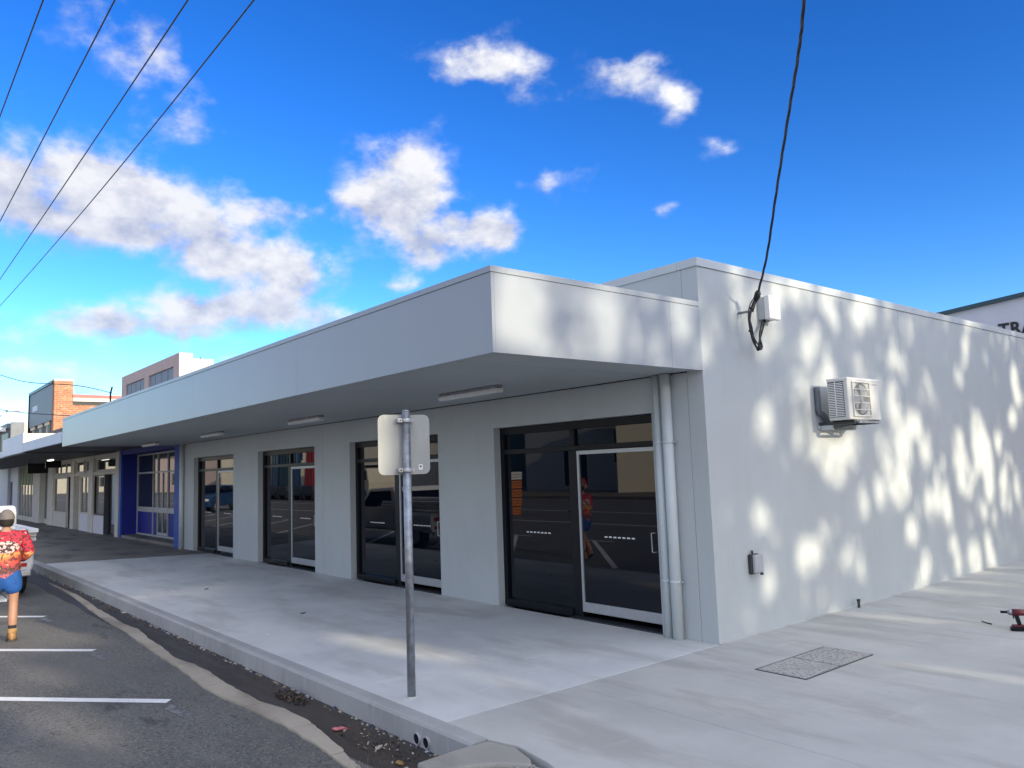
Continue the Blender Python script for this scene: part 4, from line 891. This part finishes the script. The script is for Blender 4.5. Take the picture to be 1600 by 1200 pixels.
def skin(name, verts, edges, radii, mt, parent, root=0, sub=2):
    me = bpy.data.meshes.new('sk'); me.from_pydata(verts, edges, []); o = bpy.data.objects.new('sk', me); C.objects.link(o)
    sk = o.modifiers.new('s', 'SKIN'); sk.use_smooth_shade = True
    for i, rd in enumerate(radii):
        me.skin_vertices[0].data[i].radius = rd if isinstance(rd, tuple) else (rd, rd)
    for rt in (root if isinstance(root, (list, tuple)) else [root]): me.skin_vertices[0].data[rt].use_root = True
    sb_ = o.modifiers.new('b', 'SUBSURF'); sb_.levels = sub; sb_.render_levels = sub
    bpy.context.view_layer.update()
    m2 = bpy.data.meshes.new_from_object(o.evaluated_get(bpy.context.evaluated_depsgraph_get())); bpy.data.objects.remove(o)
    m2.materials.clear(); m2.materials.append(M[mt]); m2.polygons.foreach_set('use_smooth', [True]*len(m2.polygons))
    return link(name, m2, parent)
def person(loc, rz, lab, sc=1):
    e = empty('person', loc, rz, lab, 'person'); e.scale = (sc, sc, sc)
    # faces local +y, right hand +x; right leg planted, left leg stepping
    V = [(0,0,.84),(0,0,.98),(0,.02,1.12),(0,.04,1.26),(0,.05,1.36),(0,.07,1.43),            # 0-5 pelvis..neck
         (.17,.04,1.30),(.25,.0,1.08),(.16,.20,.98),(.10,.30,1.0),                             # 6-9 right arm
         (-.17,.04,1.30),(-.25,.02,1.07),(-.16,.20,.96),(-.10,.30,.98),                        # 10-13 left arm
         (.095,0,.78),(.10,.01,.47),(.095,-.02,.25),(.095,-.03,.09),(.095,.08,.045),          # 14-18 right leg
         (-.095,.02,.78),(-.11,.16,.50),(-.11,.02,.28),(-.11,-.06,.14),(-.11,.04,.09)]        # 19-23 left leg
    E_ = [(0,1),(1,2),(2,3),(3,4),(4,5),(3,6),(6,7),(7,8),(8,9),(3,10),(10,11),(11,12),(12,13),(0,14),(14,15),(15,16),(16,17),(17,18),(0,19),(19,20),(20,21),(21,22),(22,23)]
    Rr = [(.13,.10),(.125,.09),(.14,.10),(.13,.09),.06,.05,.062,.045,.035,.03,.062,.045,.035,.03,.085,.054,.060,.034,.03,.085,.054,.060,.034,.03]
    skin('body', V, E_, Rr, 'skin', e)
    hv = []; he = []; hr = []
    for sg_ in (1, -1):
        base = Vector((sg_*.10, .30, 1.0)); k0 = len(hv); hv.append(tuple(base)); hr.append(.028); hv.append(tuple(base+Vector((-sg_*.02, .045, .0)))); hr.append(.032); he.append((k0, k0+1))
        for j in range(5):
            off = Vector((-.028+.014*j, 0, 0)) if j else Vector((-sg_*.035, -.02, .012)); l_ = (.035, .05, .056, .05, .04)[j]
            a = base+Vector((-sg_*.02, .065, 0))+off; k = len(hv)
            hv += [tuple(a), tuple(a+Vector((0, l_*.6, -.008))), tuple(a+Vector((0, l_, -.03)))]; hr += [.0095, .0085, .0075]; he += [(k0+1, k), (k, k+1), (k+1, k+2)]
    skin('hands', hv, he, hr, 'skin', e, [0, len(hv)//2], 1)
    # head
    bm = bmesh.new(); bmesh.ops.create_uvsphere(bm, u_segments=28, v_segments=20, radius=.1)
    for v in bm.verts:
        x, y, z = v.co; v.co = Vector((x*.78, y*.98+(.012 if z < -.03 and y > 0 else 0), z*1.18))
        if z < -.04: v.co.x *= .84
        if y > .07 and abs(x) < .02 and -.03 < z < .01: v.co.y += .02
        if abs(x) > .085 and abs(z) < .03: v.co.x *= 1.12
    for v in bm.verts: v.co += Vector((0, .09, 1.50))
    me = bpy.data.meshes.new('head'); bm.to_mesh(me); bm.free(); me.materials.append(M['skin']); me.polygons.foreach_set('use_smooth', [True]*len(me.polygons)); hd = link('head', me, e)
    for sx_ in (-.03, .03):
        bm = bmesh.new(); bmesh.ops.create_uvsphere(bm, u_segments=10, v_segments=8, radius=.010); bmesh.ops.translate(bm, vec=(sx_, .178, 1.515), verts=bm.verts)
        me = bpy.data.meshes.new('eye'); bm.to_mesh(me); bm.free(); me.materials.append(M['sole']); link('eye', me, hd)
    MB().box(-.022, .022, .170, .181, 1.448, 1.454, 'drillred').build('mouth', hd)
    def cap_part(name, r_, zc, z0, z1, mt, sy=1.0):
        bm = bmesh.new(); bmesh.ops.create_uvsphere(bm, u_segments=28, v_segments=22, radius=r_)
        bmesh.ops.delete(bm, geom=[v for v in bm.verts if v.co.z < z0 or v.co.z > z1], context='VERTS')
        for v in bm.verts: v.co = Vector((v.co.x*.80, v.co.y*sy+.085, v.co.z*1.12+zc))
        me = bpy.data.meshes.new(name); bm.to_mesh(me); bm.free(); me.materials.append(M[mt]); me.polygons.foreach_set('use_smooth', [True]*len(me.polygons)); return link(name, me, e)
    cap_part('hair', .106, 1.50, -.07, .05, 'hair', .98)
    cp = cap_part('cap', .114, 1.515, -.004, 1, 'cap_cloth')
    MB().prism([(-.07, .17), (.07, .17), (.055, .25), (0, .27), (-.055, .25)], 1.527, 1.535, 'cap_cloth').build('cap_peak', cp)
    # shirt: long sleeves, loose hem
    V2 = [(0,0,.70),(0,0,.96),(0,.02,1.14),(0,.035,1.27),(0,.05,1.35),(.185,.04,1.30),(.265,.0,1.08),(.17,.19,.985),(-.185,.04,1.30),(-.265,.02,1.07),(-.17,.19,.965)]
    skin('shirt', V2, [(0,1),(1,2),(2,3),(3,4),(3,5),(5,6),(6,7),(3,8),(8,9),(9,10)], [(.195,.145),(.18,.135),(.175,.13),(.16,.115),.07,.085,.066,.05,.085,.066,.05], 'shirt', e)
    V3 = [(0,0,.98),(0,0,.82),(.10,0,.72),(.105,.01,.56),(-.10,.02,.72),(-.12,.11,.58)]
    skin('shorts', V3, [(0,1),(1,2),(2,3),(1,4),(4,5)], [(.16,.125),(.165,.13),.115,.098,.115,.098], 'shorts', e)
    for (x, y, z, tilt) in ((.095, -.03, 0, 0), (-.11, -.06, .06, .5)):
        b_ = empty_child('boot', e, (x, y, z), (-tilt, 0, 0), 'boot')
        bm = bmesh.new(); bmesh.ops.create_uvsphere(bm, u_segments=16, v_segments=12, radius=1)
        for v in bm.verts: v.co = Vector((v.co.x*.052, v.co.y*.135+.055, max(v.co.z, -.55)*.062*(1.0 if v.co.y > .0 else 1.35)+.062))
        me = bpy.data.meshes.new('boot_upper'); bm.to_mesh(me); bm.free(); me.materials.append(M['boot']); me.polygons.foreach_set('use_smooth', [True]*len(me.polygons)); link('boot_upper', me, b_)
        MB().tube([(0, 0, .07), (0, 0, .16)], [.05, .053], 'boot', 14).build('boot_cuff', b_); MB().tube([(0, 0, .155), (0, 0, .20)], [.046, .045], 'sock', 14).build('sock', b_)
        MB().prism([(-.045, -.07), (.045, -.07), (.055, .08), (.04, .18), (0, .195), (-.04, .18), (-.055, .08)], .0, .024, 'sole').build('sole', b_)
    return e
def empty_child(name, par, loc, rot, mt):
    o = bpy.data.objects.new(name, None); C.objects.link(o); o.parent = par; o.location = loc; o.rotation_euler = rot; o.empty_display_size = .1; return o
person((-7.03, -4.98, GZ), R(84), 'person seen from behind in a red and orange printed shirt, blue shorts and grey cap', .99)
person((-16.4, -14.0, GZ), R(-30), 'person in a printed shirt standing on the road, mirrored in the nearest glass door', 1.08)

# ================================================================ TREES beyond the side street: they throw the dappled shade
e1 = Vector((-math.sin(SUN_AZ), math.cos(SUN_AZ), 0)); e2 = sdir.cross(e1).normalized()
if e2.z < 0: e2 = -e2
def ab(p): p = Vector(p); return (p.dot(e1), p.dot(e2))
# sunny openings: (x, y, z), half width, half height, chance that a leaf there is missing
GAPS = []
GAPDATA = [((0, 1.06, 2.18), 0.127, 0.254, 0.85),((0, 1.73, 2.61), 0.142, 0.149, 0.5),((0, 0.82, 1.16), 0.122, 0.168, 0.8),((0, 1.07, 1.06), 0.092, 0.153, 0.3),((0, 1.72, 0.68), 0.276, 0.19, 1),((0, 0.99, 0.57), 0.169, 0.155, 0.5),((0, 0.57, 0.2), 0.095, 0.115, 0.3),((0, 2.53, 0.6), 0.113, 0.201, 0.4),((0, 2.77, 0.58), 0.116, 0.204, 0.4),((0, 2.46, 1.59), 0.282, 0.166, 0.95),((0, 2.4, 1.86), 0.197, 0.125, 0.5),((0, 2.91, 1.89), 0.225, 0.23, 0.5),((0, 3.06, 1.19), 0.122, 0.191, 0.45),((0, 3.48, 1.29), 0.145, 0.197, 0.6),((0, 3.7, 1.85), 0.15, 0.226, 0.5),((0, 4.08, 2.48), 0.141, 0.236, 0.85),((0, 4.17, 2.25), 0.124, 0.142, 0.6),((0, 4.22, 1.8), 0.266, 0.373, 1),((0, 4.08, 1.3), 0.278, 0.197, 1),((0, 4.57, 2.14), 0.316, 0.192, 1),((0, 4.93, 1.83), 0.174, 0.26, 0.9),((0, 3.83, 1.48), 0.152, 0.225, 0.7),((0, 4.29, 0.74), 0.195, 0.181, 0.85),((0, 4.62, 0.28), 0.165, 0.197, 0.95),((0, 4.45, 0.11), 0.161, 0.164, 0.95),((0, 5.26, 1.27), 0.199, 0.293, 0.75),((0, 5.47, 0.97), 0.163, 0.31, 0.65),((0, 5.54, 0.49), 0.164, 0.145, 0.85),((0, 4.88, 1.05), 0.152, 0.221, 0.65),((0, 6.07, 1.71), 0.242, 0.388, 0.85),((0, 6.29, 1.33), 0.292, 0.241, 0.75),((0, 6.85, 1.91), 0.311, 0.471, 1),((0, 7.08, 1.53), 0.244, 0.562, 1),((0, 6.72, 0.9), 0.21, 0.209, 0.85),((0, 8.36, 2.28), 0.196, 0.158, 0.85),((0, 7.64, 1.93), 0.156, 0.161, 0.85),((0, 7.72, 1.11), 0.234, 0.37, 0.95),((0, 7.97, 1.6), 0.161, 0.171, 0.7),((0, 5.71, 0.17), 0.187, 0.193, 0.95),((0, 6.25, 0.21), 0.221, 0.282, 0.95),((0, 6.76, 0.29), 0.187, 0.24, 0.95),((0, 6.96, 0.06), 0.143, 0.12, 0.9),((0, 7.17, 0.67), 0.147, 0.195, 0.5),((0, 1.58, 3.7), 0.281, 0.167, 0.5),((0, 1.97, 3.69), 0.229, 0.214, 0.85),((0, 0.62, 3.73), 0.122, 0.129, 0.45),((0, 3.33, 3.48), 0.161, 0.186, 0.85),((0, 3.51, 3.72), 0.282, 0.237, 0.75),((0, 2.56, 3.65), 0.219, 0.178, 0.35),((0, 2.02, 3.01), 0.161, 0.182, 0.45),((0, 2.45, 2.87), 0.129, 0.173, 0.5),((0, 3.26, 2.83), 0.143, 0.151, 0.45),((0, 4.65, 3.43), 0.152, 0.151, 0.4),((0, 4.17, 3.02), 0.179, 0.129, 0.45),((0, 6.71, 3.38), 0.143, 0.188, 0.65),((0, 6.58, 3.15), 0.165, 0.13, 0.5),((0, 6.33, 2.9), 0.182, 0.163, 0.55),((0, 5.13, 2.7), 0.14, 0.185, 0.5),((0, 5.35, 2.47), 0.184, 0.153, 0.4),((0, 7.04, 3.79), 0.323, 0.097, 0.6),((0, 1.7, 1.87), 0.089, 0.105, 0.15),((0, 2.47, 2.32), 0.099, 0.098, 0.2),((0, 8.71, 2.67), 0.145, 0.203, 0.5),((0, 8.28, 1.17), 0.165, 0.285, 0.8),((0, -2.41, 3.03), 0.27, 0.347, 1),((0, -1.38, 3.03), 0.181, 0.349, 0.5),((0, -0.29, 3.14), 0.119, 0.193, 0.15),((0, 9.29, 1.94), 0.16, 0.35, 0.8),((0, 9.67, 2.13), 0.16, 0.35, 0.8),((0, 10.41, 0.41), 0.16, 0.35, 0.8),((0, 8.64, 2.88), 0.16, 0.35, 0.8),((0, 9.35, 0.95), 0.16, 0.35, 0.8),((0, 11.49, 1.7), 0.16, 0.35, 0.8),((0, 11.03, 1.72), 0.16, 0.35, 0.8),((0, 10.45, 0.68), 0.16, 0.35, 0.8),((0, 10.44, 2.98), 0.16, 0.35, 0.8),((0, 10.12, 2.57), 0.16, 0.35, 0.8),((0, 10.55, 0.4), 0.16, 0.35, 0.8),((0, 10.8, 2.09), 0.16, 0.35, 0.8),((0, 9.47, 0.3), 0.16, 0.35, 0.8),((0, 11.11, 1.71), 0.16, 0.35, 0.8),((-2.3, -2.2, 0), 0.20, 0.30, 1),((1.95, 0.4, 0), 0.085, 0.292, 0.95),((0.65, 2.25, 0), 0.08, 0.234, 0.45),((0.6, 5.3, 0), 0.12, 0.263, 0.7),((0.3, 6.6, 0), 0.12, 0.263, 0.8),((0.4, 4.3, 0), 0.09, 0.234, 0.5),((-4.6, -4.95, -0.17), 0.2, 0.35, 0.7),((-2.9, -5.1, -0.17), 0.2, 0.409, 0.98),((-4.8, -5.5, -0.17), 0.2, 0.292, 0.7),((-1.3, -5.35, -0.17), 0.1, 0.234, 0.5),((-0.6, -2.2, 0), 0.1, 0.146, 0.25),((0.9, -1.6, 0), 0.06, 0.175, 0.15),((0, 2.2, 2.31), 0.55, 0.402, 0.2),((0, 1.04, 3.26), 0.447, 0.395, 0.25),((0, 2.64, 1.86), 0.319, 0.155, 0.85),((0, 1.99, 1.83), 0.159, 0.094, 0.6)]
for (p, ra, rb, pr_) in GAPDATA:
    a, b = ab(p); GAPS.append((a, b, ra+(.028 if p[0] == 0 else .06), rb+.02, 1+math.log(min(pr_*.9, .999))/6))
# many faint flecks of sun between the larger openings
rg = random.Random(11)
for _ in range(130):
    y, z = rg.uniform(.1, 10.5), rg.uniform(.1, 3.75)
    if y < 2.2 and rg.random() < .45: continue
    a, b = ab((0, y, z)); GAPS.append((a, b, rg.uniform(.05, .13), rg.uniform(.06, .20), 1+math.log(rg.uniform(.06, .40))/6))
a, b = ab((0, -1.1, 3.0)); GAPS.append((a, b, 1.5, .6, 1+math.log(.22)/6))
def open_at(p):
    a, b = ab(p)
    if a < -3.0 and b > 1.75: return True
    for (ga, gb, ra, rb, pr_) in GAPS:
        if ((a-ga)/ra)**2+((b-gb)/rb)**2 < 1 and random.random() < pr_: return True
    return False
def tree(x, y, zc, rx, ry, rz_, nleaf, lab, zmax=99):
    e = empty('street_tree', (x, y, -.06), 0, lab, 'tree', 'street trees beyond the side street')
    tr = MB().tube([(0, 0, 0), (.1, .05, 1.2), (.0, .15, zc-rz_*.8), (.2, .1, zc)], [.32, .24, .19, .10], 'bark', 10).build('trunk', e)
    for k in range(7):
        a = k*.9+random.uniform(-.2, .2); z0 = zc-rz_*random.uniform(.4, .9); L_ = random.uniform(.5, .8)
        MB().tube([(0, .1, z0), (math.cos(a)*rx*L_*.5, math.sin(a)*ry*L_*.5, z0+rz_*.35), (math.cos(a)*rx*L_, math.sin(a)*ry*L_, z0+rz_*.8)], [.11, .07, .03], 'bark', 7).build('limb', e)
    s = MB(); i = 0; cl = [Vector((random.gauss(0, .45), random.gauss(0, .45), random.gauss(0, .45))) for _ in range(60)]
    pts = []; fs = []
    while i < nleaf:
        i += 1
        if random.random() < .25: c = random.choice(cl); v = c+Vector((random.gauss(0, .16), random.gauss(0, .16), random.gauss(0, .16)))
        else: v = Vector((random.uniform(-1, 1), random.uniform(-1, 1), random.uniform(-1, 1)))
        if v.length > 1+.15*noise.noise(v*2.5): continue
        p = Vector((v.x*rx, v.y*ry, v.z*rz_+zc)); wp = p+Vector((x, y, -.06))
        if wp.z > zmax or open_at(wp): continue
        q_ = random.uniform(.07, .13); d1 = Vector((random.gauss(0, 1), random.gauss(0, 1), random.gauss(0, 1))).normalized(); d2 = d1.cross(Vector((random.gauss(0, 1), random.gauss(0, 1), random.gauss(0, 1)))).normalized()
        k = len(pts); pts += [p-d1*q_, p+d2*q_*.6, p+d1*q_, p-d2*q_*.6]; fs.append((k, k+1, k+2, k+3))
    me = bpy.data.meshes.new('crown'); me.from_pydata(pts, [], fs); me.materials.append(M['leaf']); cr = link('crown', me, e); cr['kind'] = 'stuff'
tree(20, -4.5, 6.4, 3.6, 4.3, 4.2, 72960, 'leafy street tree beyond the side street nearest the main road')
tree(20.5, 2.6, 7.1, 3.4, 4.3, 4.6, 72960, 'leafy street tree beyond the side street, second from the main road')
tree(19.5, 9.6, 7.0, 3.5, 4.4, 4.6, 72960, 'leafy street tree beyond the side street, third from the main road')
tree(20, 16.4, 6.8, 3.6, 4.3, 4.4, 60800, 'leafy street tree beyond the side street, fourth from the main road')
